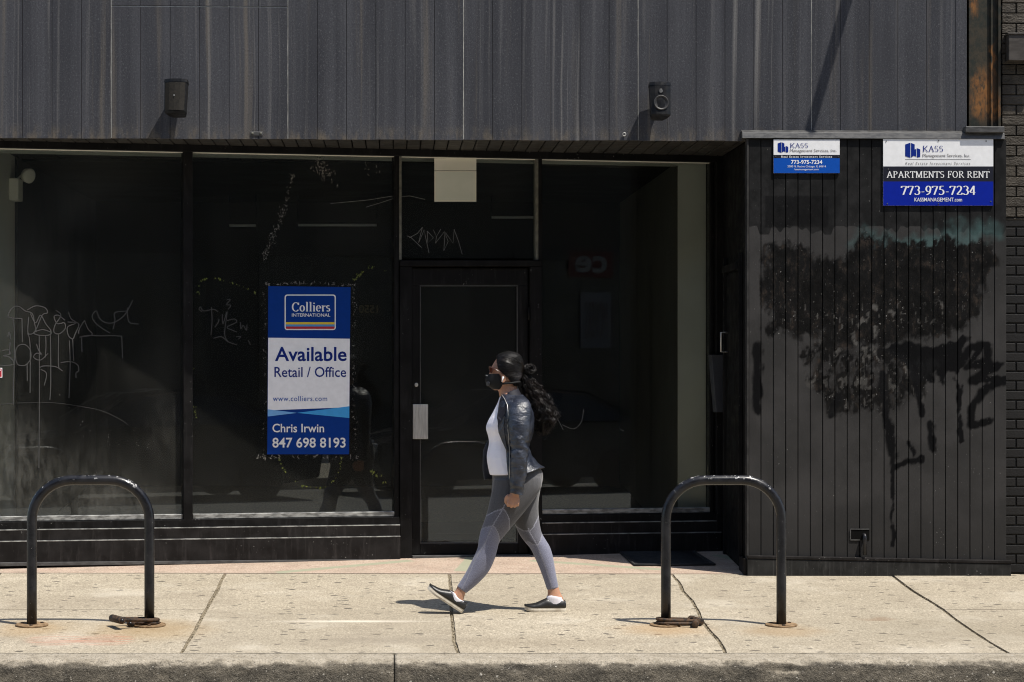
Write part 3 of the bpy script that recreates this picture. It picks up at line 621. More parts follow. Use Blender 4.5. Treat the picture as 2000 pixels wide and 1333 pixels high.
# skirting of the bay
ka = onY(1460, 1092, YP - .03); kb_ = onY(1975, 1102, YP - .03); kc = onG(1460, 1117); kd = onG(1975, 1129)
prism('skirting', [Vector((ka.x, YP - .03, ka.z)), Vector((kb_.x, YP - .03, kb_.z)), Vector((kb_.x, YP - .03, gz(kb_.x, YP) - .012)), Vector((ka.x, YP - .03, gz(ka.x, YP) - .012))], Vector((0, .028, 0)), black_paint('skirting_paint', (.016, .0157, .015), .6, .45), bay, .004)
prism('skirting_cap', [Vector((ka.x - .003, YP - .034, ka.z + .001)), Vector((kb_.x + .003, YP - .034, kb_.z + .001)), Vector((kb_.x + .003, YP - .001, kb_.z + .003)), Vector((ka.x - .003, YP - .001, ka.z + .003))], Vector((0, 0, .022)), M['bulk'], bay, .004)
box('skirting', (px0 - .03, YP + .001, -.03), (px0 - .0135, .21, ka.z), M['bulk'], bay, .003)
# sheet-metal cap over the bay
ca, cb = onY(1450, 262, -.08), onY(1963, 266, -.08)
M['flash'] = pm('flashing_paint', (.045, .0445, .044), (.075, .074, .072), 9, (2, 2, 6), rough=.5, bump=.2)
zt_, zl_ = onY(1700, 259, -.08).z, onY(1700, 271, -.08).z
prism('flashing', [Vector((ca.x, -.078, zl_)), Vector((ca.x, -.066, zt_)), Vector((ca.x, -.0035, zt_ + .02)), Vector((ca.x, -.0035, zl_))], Vector((cb.x - ca.x, 0, 0)), M['flash'], bay, .002)
xb0, xb1 = onY(1886, 250, -.1).x, onY(1962, 250, -.1).x
box('flashing_block', (xb0, -.1, onY(1900, 259, -.1).z), (xb1, -.006, onY(1900, 247, -.1).z), M['flash'], bay, .004)
# pipe outlet low in the planks
po = onY(1684, 1045, YP); pw_ = .5 / 284
pipe = tube('drain_pipe', [po + Vector((.012, .0, .0)), po + Vector((.012, -.022, 0)), po + Vector((.012, -.03, -.01)), po + Vector((.012, -.031, -.03)), Vector((po.x + .012, YP - .031, ka.z + .026))], .014, M['rack'], bay, 12)
hp = [onY(u, v, YP - .0025) for u, v in rect(1661, 1034, 1698, 1055)]
prism('outlet_dark_sheet', hp, Vector((0, .002, 0)), M['dark'], bay)  # flat dark sheet on the planks, painting the shade inside the hole
for u0, v0, u1, v1 in ((1661, 1033, 1698, 1035), (1661, 1054, 1680, 1056), (1660, 1035, 1662, 1055)):
    prism('outlet_trim', [onY(u, v, YP - .006) for u, v in rect(u0, v0, u1, v1)], Vector((0, .003, 0)), M['flash'], bay)
# ------------------------------------------------------------- shop front
SFR = lambda name, px, d0, d1, mat, par, bev=.003: sfp(name, px, d0, d1, mat, par, bev)
def vtop(u): return 290 + (318 - 290) * u / 1385           # underside of the head
def vsill(u): return 1018 - 18 * u / 1390                  # glass bottom
UL = -420
hd = SFR('head_beam', [(UL, vtop(UL) - 26), (1412, vtop(1412) - 30), (1412, vtop(1412)), (UL, vtop(UL))], -.12, .05, M['frame'], BD)
def pane(par, px, mat, d=-.03, name='pane'): return sfp(name, px, d - .006, d, mat, par)
# windows: each is its frame, with pane, sill and bead as pieces
def window(u0, u1, vt0, vt1, jw=7, gm='glass'):
    f = SFR('window', [(u0 - jw, vt0 - 4), (u0, vt0 - 4), (u0, vsill(u0) + 4), (u0 - jw, vsill(u0) + 4)], -.09, .012, M['frame'], BD)
    SFR('jamb', [(u1, vt1 - 4), (u1 + jw, vt1 - 4), (u1 + jw, vsill(u1) + 4), (u1, vsill(u1) + 4)], -.09, .012, M['frame'], f)
    pane(f, [(u0 + .4, vt0 + .4), (u1 - .4, vt1 + .4), (u1 - .4, vsill(u1) - .4), (u0 + .4, vsill(u0) - .4)], M[gm])
    SFR('bead', [(u0, vt0 - 4), (u1, vt1 - 4), (u1, vt1 + 1.5), (u0, vt0 + 1.5)], -.026, -.008, M['plaster'], f, .001)
    SFR('sill', [(u0 + .3, vsill(u0) - 9), (u1 - .3, vsill(u1) - 9), (u1 - .3, vsill(u1) + 1), (u0 + .3, vsill(u0) + 1)], -.028, .012, M['sill'], f, .004)
    return f
wl = window(UL + 8, 357, vtop(UL + 8), vtop(357), 9, 'glassl'); wm = window(376, 770, vtop(376), vtop(770), 9); wr = window(1058, 1386, vtop(1058), vtop(1386), 7)
SFR('mullion', [(357.6, vtop(366) - 3), (375.2, vtop(366) - 3), (375.2, 1016), (357.6, 1016)], .013, .03, M['frame'], BD)
# bulkhead below the glass: frame rail, two boards stepping out, sunlit ledges
def bulkhead(u0, u1, vlow0, vlow1):
    h = lambda u, dv: vsill(u) + dv
    b0 = SFR('bulkhead', [(u0, h(u0, 1.5)), (u1, h(u1, 1.5)), (u1, h(u1, 17)), (u0, h(u0, 17))], -.09, .03, M['frame'], BD, .003)
    SFR('bulkhead_rail', [(u0, h(u0, 17.3)), (u1, h(u1, 17.3)), (u1, h(u1, 39)), (u0, h(u0, 39))], -.09, .045, M['bulk'], b0, .004)
    SFR('bulkhead_board', [(u0, h(u0, 39.3)), (u1, h(u1, 39.3)), (u1, vlow1), (u0, vlow0)], -.09, .06, M['bulk'], b0, .004)
    for dv in (17.2, 39.2):
        d = .046 if dv < 20 else .061
        SFR('ledge', [(u0, h(u0, dv - 1)), (u1, h(u1, dv - 1)), (u1, h(u1, dv + .9)), (u0, h(u0, dv + .9))], d - .02, d, M['sill'], b0, .001)
    return b0
bulkhead(UL, 779, 1110, 1096); bulkhead(1056, 1404, 1092, 1088)
# floor plates to close the base
sfp('base_plate', [(UL, 1101), (779, 1091), (779, 1096), (UL, 1110)], -.085, .068, M['flash'], BD, .002)
# door, its frame and transom
M['olive'] = pm('worn_olive_edge', (.10, .098, .078), (.17, .165, .135), 30, rough=.7)
tr_ = SFR('transom', [(779, vtop(779)), (784, vtop(784)), (784, 508), (779, 508)], -.06, .01, M['olive'], BD, .002)
SFR('jamb', [(1046, vtop(1046)), (1051, vtop(1051)), (1051, 508), (1046, 508)], -.06, .01, M['olive'], tr_, .002)
pane(tr_, [(784.3, vtop(784)), (1045.6, vtop(1045)), (1045.6, 505), (784.3, 505)], M['glass'])
SFR('bead', [(784, vtop(784) - 3), (1046, vtop(1046) - 3), (1046, vtop(1046) + 1.5), (784, vtop(784) + 1.5)], -.026, -.008, M['plaster'], tr_, .001)
df = SFR('door_frame', [(780, 509), (1056, 509), (1056, 521), (780, 521)], -.1, .03, M['frame'], BD, .004)
SFR('jamb', [(780, 521.5), (803, 521.5), (803, 1090), (780, 1091)], -.1, .03, M['frame'], df, .004)
SFR('jamb', [(1034, 521.5), (1057, 521.5), (1057, 1086), (1034, 1087)], -.1, .03, M['frame'], df, .004)
SFR('threshold', [(803, 1085), (1034, 1083), (1034, 1090), (803, 1092)], -.1, .05, M['flash'], df, .003)
ld = SFR('door', [(805, 524), (1032, 524), (1032, 557), (805, 557)], -.06, -.012, M['frame'], BD, .003)
SFR('door_stile', [(805, 557.4), (821, 557.4), (821, 1083), (805, 1084)], -.06, -.012, M['frame'], ld, .003)
SFR('door_stile', [(1013, 557.4), (1032, 557.4), (1032, 1082), (1013, 1082)], -.06, -.012, M['frame'], ld, .003)
SFR('bottom_rail', [(821.4, 1063), (1012.6, 1062), (1012.6, 1082), (821.4, 1083)], -.06, -.012, M['frame'], ld, .003)
pane(ld, [(821.4, 557.5), (1012.6, 557.5), (1012.6, 1061.8), (821.4, 1062.8)], M['glassd'])
for q in ([(821.4, 557.6), (1012.6, 557.6), (1012.6, 559.4), (821.4, 559.4)], [(821.4, 1060.5), (1012.6, 1059.8), (1012.6, 1062), (821.4, 1062.6)], [(821.4, 560), (823, 560), (823, 1060), (821.4, 1060)], [(1011, 560), (1012.6, 560), (1012.6, 1060), (1011, 1060)]):
    SFR('glazing_bead', q, -.03, -.018, M['flash'], ld, .0008)
pp = SFR('push_plate', rect(806, 790, 836, 858), -.011, .004, M['alu'], ld, .003)
SFR('plate_fold', rect(818, 790.5, 823, 857.5), .0042, .009, M['alu'], pp, .002)
pc = onS(813, 752, -.012)
lathe('lock_cylinder', pc, SN, [(0, .014), (.006, .014), (.008, .011), (.008, .004)], M['alu'], ld, 20)
for vv in (600, 1040):
    tube('hinge', [onS(1033, vv, .032), onS(1033, vv + 26, .032)], .007, M['frame'], ld, 10)
# right end of the shop front up to the bay
SFR('end_post', [(1394, vtop(1394)), (1412, vtop(1412)), (1414, 1088), (1396, 1088)], -.1, .05, M['frame'], BD, .004)
sfp('side_infill', [(1412.5, 270), (1470, 270), (1470, 1095), (1414.5, 1095)], -.08, -.02, M['dark'], BD)

# ------------------------------------------------------------- inside the empty shop
RX = onS(1391, 700).x
ic = 0
def struct(name, a, b, mat): return tag(box(name, a, b, mat), kind='structure')
struct('interior_floor', (-5.9, 1.75, .02), (RX + .1, 6.5, .16), M['int'])
sfl = prism('interior_floor', [SO + SE * -3.2 + Vector((0, .12, .13)), SO + SE * 5.0 + Vector((0, .12, .13)), Vector((RX + .02, 1.745, .13)), Vector((-5.9, 1.745, .13))], Vector((0, 0, .03)), M['int']); tag(sfl, kind='structure')
struct('interior_wall', (-5.9, 6.5, .1), (RX + .1, 6.6, 3.0), M['int'])
struct('interior_ceiling', (-5.9, .9, ZS - .055 + .06), (RX + .1, 6.5, ZS + .2), M['int']) if False else None
wa = onY(1392, 700, onS(1391, 700).y + .13); wb = onY(1324, 700, wa.y + .13)
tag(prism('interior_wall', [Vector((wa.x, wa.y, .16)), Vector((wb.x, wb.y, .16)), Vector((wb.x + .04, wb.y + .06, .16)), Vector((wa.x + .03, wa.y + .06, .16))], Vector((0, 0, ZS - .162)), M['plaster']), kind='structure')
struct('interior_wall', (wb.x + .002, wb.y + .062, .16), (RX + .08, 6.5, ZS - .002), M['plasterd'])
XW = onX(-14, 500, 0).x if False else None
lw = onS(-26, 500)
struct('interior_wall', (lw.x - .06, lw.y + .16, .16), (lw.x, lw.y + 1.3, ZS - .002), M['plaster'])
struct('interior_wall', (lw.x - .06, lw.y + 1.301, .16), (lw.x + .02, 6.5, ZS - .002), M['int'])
ceil_ = prism('interior_ceiling', [Vector((-5.9, 1.76, ZS - .02)), Vector((RX + .01, 1.76, ZS - .02)), Vector((RX + .01, 6.49, ZS - .02)), Vector((-5.9, 6.49, ZS - .02))], Vector((0, 0, .05)), M['int']); tag(ceil_, kind='structure')
# head lining just behind the glass, pale
q = [SO + SE * t + SN * d + Vector((0, 0, ZS - .004)) for t, d in ((-2.6, -.125), (4.95, -.125), (4.95, -.42), (-2.6, -.42))]
hl = prism('interior_lining', q, Vector((0, 0, -.045)), M['plaster']); tag(hl, kind='structure')
# emergency light on the left wall
el = onX(12, 365, lw.x) if False else Vector((lw.x, 1.35, onS(15, 365).z + .05))
em = thing('emergency_light', 'small beige emergency light on the wall inside the left window', 'emergency light', el)
box('casing', el + Vector((.0005, -.11, -.08)), el + Vector((.07, .11, .08)), M['plaster'], em, .008)
lathe('lamp_head', el + Vector((.10, -.03, .11)), (.7, -.6, -.2), [(0, .02), (.02, .05), (.06, .055), (.065, .045)], M['plaster'], em, 20, True)
tube('lamp_arm', [el + Vector((.04, 0, .075)), el + Vector((.07, -.01, .1)), el + Vector((.1, -.03, .11))], .008, M['plaster'], em, 8)
# ceiling tube fittings
for i, (u0, u1, vv) in enumerate(((448, 500, 441), (582, 736, 440), (960, 1042, 425))):
    lab = ('short pale tube light inside, left of the crinkled tape streak', 'long pale tube light inside above the blue poster', 'pale tube light seen through the glass over the door')[i]
    a, b = onY(u0, vv, 5.5), onY(u1, vv, 5.5)
    t_ = thing('tube_light', lab, 'tube light', (a + b) / 2, 'tube lights in the empty shop')
    tube('tube', [a, b], .012, M['white'], t_, 10); box('fitting', Vector((a.x, 5.48, a.z + .014)), Vector((b.x, 5.54, a.z + .03)), M['int'], t_)
    for q in (a, b): tube('hanger', [q + Vector((0, 0.02, .06)), Vector((q.x, 5.52, ZS - .02))], .006, M['int'], t_, 6)

# ================================================================== POSTERS, SIGNS
OUTY = Vector((0, -.0006, 0))
# blue and white letting poster behind/at the glass
pl = lambda u, v: onS(u, v, -.0265)
po_ = lambda u, v: onS(u, v, -.0238)
OS = SN * .0005
ps = thing('letting_poster', 'tall blue and white property poster taped inside the middle window', 'poster', onS(605, 888, -.0265))
def pq(name, px, mat, par, d, th=.0006): return sfp(name, px, d - th, d, mat, par)
pq('sheet', [(525, 559), (686, 561), (683, 888), (523, 888)], M['navy'], ps, -.0255, .003)
pq('white_field', [(525, 660), (684.5, 662), (683.5, 796), (524, 802)], M['posterw'], ps, -.0248)
pq('blue_wedge', [(524, 800), (581, 807), (524, 814)], M['sky'], ps, -.0244); pq('blue_wedge', [(581, 807), (683.5, 794), (683.5, 817)], M['cyan'], ps, -.0244)
def rrect(u0, v0, u1, v1, r, n=5):
    P = []
    for cx, cy, a in ((u1 - r, v0 + r, -90), (u1 - r, v1 - r, 0), (u0 + r, v1 - r, 90), (u0 + r, v0 + r, 180)):
        P += [(cx + r * cos(radians(a + 90 * k / n)), cy + r * sin(radians(a + 90 * k / n))) for k in range(n + 1)]
    return P
lg = pq('logo', rrect(557, 575.5, 657, 645, 5), M['white'], ps, -.0246); pq('logo_panel', rrect(559.2, 577.7, 654.8, 642.8, 4), M['navy'], lg, -.0240)
pq('logo_stripe', rect(559.3, 629.5, 654.7, 634), M['yellow'], lg, -.0236); pq('logo_stripe', rect(559.3, 634.2, 654.7, 638), M['ltblue'], lg, -.0236); pq('logo_stripe', rrect(559.3, 638.2, 654.7, 642.7, 2), M['red'], lg, -.0236)
letter(serif_text('Colliers', .17, .07), po_, 570, 590, 645, 609, M['white'], lg, out=OS)
letter(font_text('INTERNATIONAL', .01), po_, 570, 612.5, 645, 619, M['white'], lg, out=OS)
letter(font_text('Available', .016), po_, 537, 678, 677, 706, M['logo'], ps, out=OS)
letter(font_text('Retail / Office', .006), po_, 536, 717, 676, 737, M['logo'], ps, out=OS)
letter(font_text('www.colliers.com', .0, 1.1), po_, 533, 774, 639, 784, M['blue2'], ps, out=OS)
letter(font_text('Chris Irwin', .012), po_, 532, 828, 633, 845, M['white'], ps, out=OS)
letter(font_text('847 698 8193', .016), po_, 532, 855, 675, 875, M['white'], ps, out=OS)
# two enamel letting boards on the planks
def board(name, label, u0, v0, u1, v1):
    p = onY((u0 + u1) / 2, v1, YP - .003); return thing(name, label, 'sign', p, 'letting boards on the plank wall')
def qY(name, px, mat, par, Y, th=.0006): return prism(name, [onY(u, v, Y) for u, v in px], Vector((0, th, 0)), mat, par)
def kass_logo(par, u, v, s, Y):
    lo = qY('logo', [(u, v + .12 * s), (u + .34 * s, v), (u + .34 * s, v + s), (u, v + .88 * s)], M['logo'], par, Y)
    qY('logo_block', [(u + .38 * s, v + .02 * s), (u + .62 * s, v + .12 * s), (u + .62 * s, v + .45 * s), (u + .72 * s, v + .4 * s), (u + .72 * s, v + .92 * s), (u + .55 * s, v + .86 * s), (u + .38 * s, v + .98 * s)], M['logo'], lo, Y)
    qY('logo_block', [(u + .76 * s, v + .36 * s), (u + .98 * s, v + .44 * s), (u + .98 * s, v + .93 * s), (u + .76 * s, v + .98 * s)], M['logo'], lo, Y)
YQ = YP - .012; ply = lambda u, v: onY(u, v, YQ - .0015)
b1 = board('letting_board', 'large white, black and blue letting board high on the black plank wall', 1725, 272, 1940, 402)
qY('panel', rect(1725, 272, 1940, 402), M['white'], b1, YQ, .008); qY('black_band', rect(1725, 325.5, 1940, 355), M['black'], b1, YQ - .0008); qY('blue_field', rect(1725, 355, 1940, 402), M['blue'], b1, YQ - .0008)
qY('rule', rect(1768, 311.6, 1896, 312.3), M['grey'], b1, YQ - .0009)
kass_logo(b1, 1768, 279, 30, YQ - .0014)
letter(serif_text('KASS', .12, .05), ply, 1802, 285, 1842, 297, M['logo'], b1, out=OUTY)
letter(font_text('Management Services, Inc.', 0), ply, 1802, 301, 1895, 309.5, M['grey'], b1, out=OUTY)
letter(font_text('Real Estate Investment Services', 0, 1.3, .25), ply, 1768, 317, 1895, 322, M['grey'], b1, out=OUTY)
words('APARTMENTS FOR RENT', ply, 1732, 334.5, 1933, 348, M['white'], b1, OUTY, thick=.14, thin=.06)
letter(serif_text('773-975-7234', .15, .06), ply, 1759, 363, 1905, 381.5, M['white'], b1, out=OUTY)
letter(font_text('KASSMANAGEMENT.com', .005), ply, 1786, 386.5, 1879, 394, M['white'], b1, out=OUTY)
for u, v in ((1731, 276), (1833, 275), (1926, 276), (1735, 331), (1930, 332), (1733, 398.5), (1833, 398.5), (1935, 394)):
    lathe('screw', onY(u, v, YQ - .001), (0, -1, 0), [(0, .0045), (.002, .0045), (.003, .003)], M['flash'], b1, 8)
b2 = board('letting_board', 'small white and blue letting board at the left end of the plank wall', 1511, 273, 1640, 339)
qY('panel', rect(1511, 273, 1640, 338.5), M['white'], b2, YQ, .008); qY('black_band', rect(1511, 303, 1640, 309.5), M['black'], b2, YQ - .0008); qY('blue_field', rect(1511, 309.5, 1640, 338.5), M['blue2'], b2, YQ - .0008)
kass_logo(b2, 1519, 278, 21, YQ - .0014)
letter(serif_text('KASS', .12, .05), ply, 1543, 280, 1578, 289.5, M['logo'], b2, out=OUTY)
letter(font_text('Management Services, Inc.', 0), ply, 1543, 291.5, 1634, 299, M['grey'], b2, out=OUTY)
letter(font_text('Real Estate Investment Services', .01, 1.25), ply, 1526, 304.5, 1625, 308.5, M['white'], b2, out=OUTY)
letter(font_text('773-975-7234', .02), ply, 1545, 313, 1606, 321, M['white'], b2, out=OUTY)
letter(font_text('2000 N. Racine Chicago, IL 60614', 0), ply, 1538, 323.5, 1613, 328.5, M['white'], b2, out=OUTY)
letter(font_text('kassmanagement.com', 0), ply, 1552, 329.5, 1599, 334, M['white'], b2, out=OUTY)
for u, v in ((1515, 306), (1637, 306)): lathe('screw', onY(u, v, YQ - .001), (0, -1, 0), [(0, .004), (.002, .004), (.003, .003)], M['flash'], b2, 8)
# papers on the glass over the door
pa = thing('notice_sheet', 'pair of pale paper sheets stuck on the glass above the door', 'paper', onS(891, 394, -.04))
M['paper'] = pm('aged_paper', (.72, .70, .58), (.78, .75, .64), 5, rough=.8)
M['paper2'] = pm('aged_paper_green', (.66, .68, .58), (.72, .73, .63), 5, rough=.8)
pq('sheet', rect(850, vtop(850) + 2, 932, 333), M['paper'], pa, -.0275, .002); sh = pq('sheet', rect(850, 334, 932, 394), M['paper'], pa, -.0265, .002); pq('inner_panel', rect(853, 336, 929, 391), M['paper2'], sh, -.0259)
# red and white sticker at the left pane
sk = thing('security_sticker', 'small red and white sticker low on the left window pane', 'sticker', onS(-8, 738, -.02))
pq('face', rect(-26, 719, 5, 738), M['white'], sk, -.0285); pq('red_band', [(-24, 731), (3.5, 724.5), (3.5, 736.5), (-24, 736.5)], M['red'], sk, -.0279)
letter(font_text('ARMED', .02), lambda u, v: onS(u, v, -.0275), -24, 720.5, 3.5, 726, M['red'], sk, out=OS)
# grey metal box on the end post
gb = thing('metal_box', 'slim grey metal box hung on the black post beside the plank wall', 'box', onS(1396, 806, .06))
M['gbox'] = pm('grey_box_paint', (.03, .032, .038), (.04, .042, .048), 6, rough=.55)
SFR('casing', [(1379, 695), (1407, 695), (1409, 805), (1388, 805)], .051, .13, M['gbox'], gb, .003)
SFR('lid', [(1378, 693.5), (1408, 693.5), (1408, 696), (1378, 696)], .048, .135, M['gbox'], gb, .001)

# ------------------------------------------------------------- marks on the glass
M['tag'] = pm('etched_and_reflection_mark', (.032, .032, .031), (.055, .055, .053), 30, rough=.8); M['tagl'] = pm('scratch_mark', (.16, .16, .155), (.24, .24, .23), 30, rough=.8)
M['tape'] = pm('yellow_tape_scrap', (.07, .085, .008), (.18, .205, .028), 30, rough=.6)
M['film'] = pm('clear_film_crinkle', (.03, .028, .025), (.2, .19, .17), 60, rough=.3)
def cr(P, n=6):
    if len(P) < 3: return P
    O = []
    for i in range(len(P) - 1):
        p0, p1, p2, p3 = P[max(i - 1, 0)], P[i], P[i + 1], P[min(i + 2, len(P) - 1)]
        for k in range(n):
            t = k / n; O.append(tuple(.5 * (2 * b + (c - a) * t + (2 * a - 5 * b + 4 * c - d) * t * t + (3 * b - a - 3 * c + d) * t ** 3) for a, b, c, d in zip(p0, p1, p2, p3)))
    return O + [P[-1]]
def marks(name, polys, wd, mat, par, d=-.0282, curve=True):
    V, Fc = strokes([cr(p) if curve else p for p in polys], lambda q: wd / 2)
    mk(name, [onS(x, y, d + .0001 * (l % 9)) for x, y, l in V], Fc, mat, par)
Z1 = lambda P: [(x / 3.029, 560 + y / 3.029) for x, y in P]      # zoom (0,560)-(420,1000)
big = [Z1(p) for p in (
 [(130, 190), (50, 180), (70, 130), (110, 118), (150, 145), (190, 160), (205, 220), (215, 270)],
 [(160, 140), (210, 115), (265, 125), (280, 155), (250, 170), (215, 250), (190, 280), (165, 270), (170, 180)],
 [(180, 160), (210, 215), (240, 170), (270, 220), (300, 260), (295, 285), (240, 290), (200, 275), (250, 255), (300, 270)],
 [(330, 140), (360, 170), (325, 230), (320, 270), (350, 280), (385, 250), (380, 215), (340, 220), (320, 180), (345, 170), (385, 200)],
 [(405, 150), (420, 190), (450, 215), (400, 240), (405, 290), (430, 310), (445, 280), (465, 220), (400, 210)],
 [(500, 200), (470, 250), (465, 280)], [(500, 200), (520, 250), (545, 285), (470, 300), (520, 290), (600, 292), (660, 290), (722, 295)],
 [(650, 275), (600, 245), (560, 210), (545, 175), (570, 145), (590, 190), (630, 215), (680, 210), (740, 165), (785, 82)],
 [(670, 250), (680, 200), (680, 155), (750, 145)], [(755, 125), (755, 180), (770, 215), (820, 222)],
 [(75, 180), (85, 260), (85, 420), (80, 600), (78, 700)], [(232, 290), (233, 600), (230, 1075)], [(130, 190), (132, 330)],
 [(270, 290), (272, 350), (268, 420)], [(298, 290), (300, 400), (300, 580), (295, 670)], [(347, 285), (345, 440), (350, 490)],
 [(430, 310), (435, 440)], [(410, 320), (415, 460), (408, 660)], [(483, 300), (485, 385)], [(720, 295), (725, 425)], [(163, 275), (178, 350), (178, 630)],
 [(10, 380), (50, 375), (60, 400), (20, 410), (60, 420), (80, 460), (0, 470)], [(95, 440), (90, 390), (110, 350), (150, 345), (180, 380), (180, 430), (150, 465), (110, 465), (95, 440)],
 [(215, 340), (230, 380), (245, 400), (215, 395), (200, 420), (240, 435), (285, 395)], [(45, 300), (55, 270), (62, 310)], [(60, 330), (55, 400)],
 [(235, 480), (260, 470), (330, 475), (370, 500)], [(360, 450), (420, 445), (460, 465), (465, 500), (450, 510), (450, 540)], [(240, 490), (275, 515), (262, 585)], [(160, 460), (162, 560)])]
marks('graffiti_tag', big, 1.9, M['tag'], wl)
marks('scratch_and_reflection', [Z1(p) for p in ([(0, 700), (80, 690), (230, 688), (340, 690), (480, 710), (600, 735), (700, 780), (760, 820)],)], .7, M['tag'], wl)  # curved line painted in for the chrome reflection of a parked car
Z2 = lambda P: [(360 + x / 3.173, 280 + y / 3.173) for x, y in P]
ty = [Z2(p) for p in ([(110, 1045), (92, 1030), (100, 1015), (120, 1040), (180, 1030), (208, 1045)], [(168, 1015), (172, 1100), (165, 1190)], [(190, 1140), (210, 1110), (215, 1090)], [(235, 1060), (240, 1120), (265, 1045), (250, 1180), (270, 1230)],
 [(265, 970), (285, 970), (262, 1000), (288, 1005), (270, 1030)], [(265, 1100), (310, 1090), (322, 1110), (265, 1140), (300, 1160), (325, 1170)], [(348, 1110), (350, 1150), (365, 1130), (385, 1160), (388, 1125)], [(180, 1210), (230, 1200), (270, 1230), (325, 1250)], [(320, 1200), (350, 1198), (335, 1215)], [(395, 1220), (410, 1250)])]
marks('graffiti_tag', ty, 1.7, M['tag'], wm)
Z3 = lambda P: [(760 + x / 4.165, 280 + y / 4.165) for x, y in P]
ma = [Z3(p) for p in ([(145, 755), (175, 765), (265, 850)], [(165, 770), (230, 735), (270, 685)], [(270, 685), (240, 810)], [(245, 800), (285, 705), (300, 780), (325, 895)], [(310, 715), (315, 810), (360, 770), (310, 715)], [(360, 705), (385, 760), (420, 700)], [(385, 760), (378, 815)], [(380, 810), (450, 720), (480, 800), (445, 875), (455, 725)], [(460, 730), (520, 815), (530, 700)], [(528, 700), (565, 800), (595, 905)])]
marks('graffiti_tag', ma, 1.0, M['tagl'], tr_, curve=False)
marks('scratch_and_reflection', [[(645, 398), (720, 391), (775, 382)], [(715, 405), (745, 396), (775, 386)], [(780, 385), (800, 383), (830, 390)]], .9, M['tagl'], wm, curve=False)
marks('scratch_and_reflection', [[(1098, 830), (1120, 838), (1135, 825), (1140, 800)], [(1210, 838), (1218, 842)], [(1085, 810), (1100, 840)]], .9, M['tagl'], wr)
# scraps of tape and crinkled film left round the poster
V, Fc = [], []
def scraps(path, n, sz, jit, asp=1.0):
    Q = cr(path, 12); V, Fc = [], []
    for _ in range(n):
        q = random.choice(Q); u, v = q[0] + random.gauss(0, jit), q[1] + random.gauss(0, jit); r = sz * random.uniform(.3, 1.2); a = random.uniform(0, pi); o = len(V)
        for k in range(4): V.append(onS(u + r * cos(a + k * pi / 2) * (1, asp)[k % 2], v + r * sin(a + k * pi / 2) * (1, asp)[k % 2] * 1.3, -.0285 + random.uniform(0, .0012)))
        Fc.append((o, o + 1, o + 2, o + 3))
    return V, Fc
for pth, n, sz, jt in (([(545, 897), (560, 925), (590, 948), (625, 953), (655, 935), (668, 895)], 46, 2.0, 1.2), ([(386, 575), (390, 555), (410, 543), (440, 548), (470, 560), (500, 572)], 36, 2.0, 1.2), ([(690, 548), (705, 535), (730, 522), (755, 530)], 22, 2.2, 2), ([(772, 600), (773, 680), (770, 760)], 30, 1.2, 1), ([(375, 700), (376, 780), (384, 815)], 16, 2, 2), ([(725, 922), (735, 930), (755, 945)], 14, 3, 3)):
    v, f = scraps(pth, n, sz, jt, .5); o = mk('tape_residue', v, f, M['tape'], wm); o['kind'] = 'stuff'
for pth, n, sz, jt, wd_ in (([(572, 340), (560, 390), (548, 430), (530, 470), (516, 505)], 150, 4, 3.2, wm), ([(520, 557), (600, 553), (692, 558)], 60, 5, 1.5, wm), ([(690, 565), (692, 640), (690, 760), (694, 880)], 70, 4, 2.5, wm), ([(516, 570), (518, 700), (514, 890)], 60, 3.5, 2.5, wm), ([(505, 893), (600, 893), (700, 896)], 46, 5, 2, wm), ([(615, 312), (628, 330), (640, 345)], 90, 5, 7, wm), ([(720, 320), (735, 335)], 12, 4, 8, wm), ([(130, 800), (200, 860), (260, 850), (310, 890)], 40, 2, 12, wl), ([(1170, 300 + 30), (1180, 420), (1160, 640)], 24, 1.3, 50, wr), ([(860, 700), (960, 660)], 20, 1.2, 60, ld)):
    v, f = scraps(pth, n, sz * .6, jt, .35); o = mk('film_residue', v, f, M['film'] if wd_ is wm else M['tagl'], wd_); o['kind'] = 'stuff'

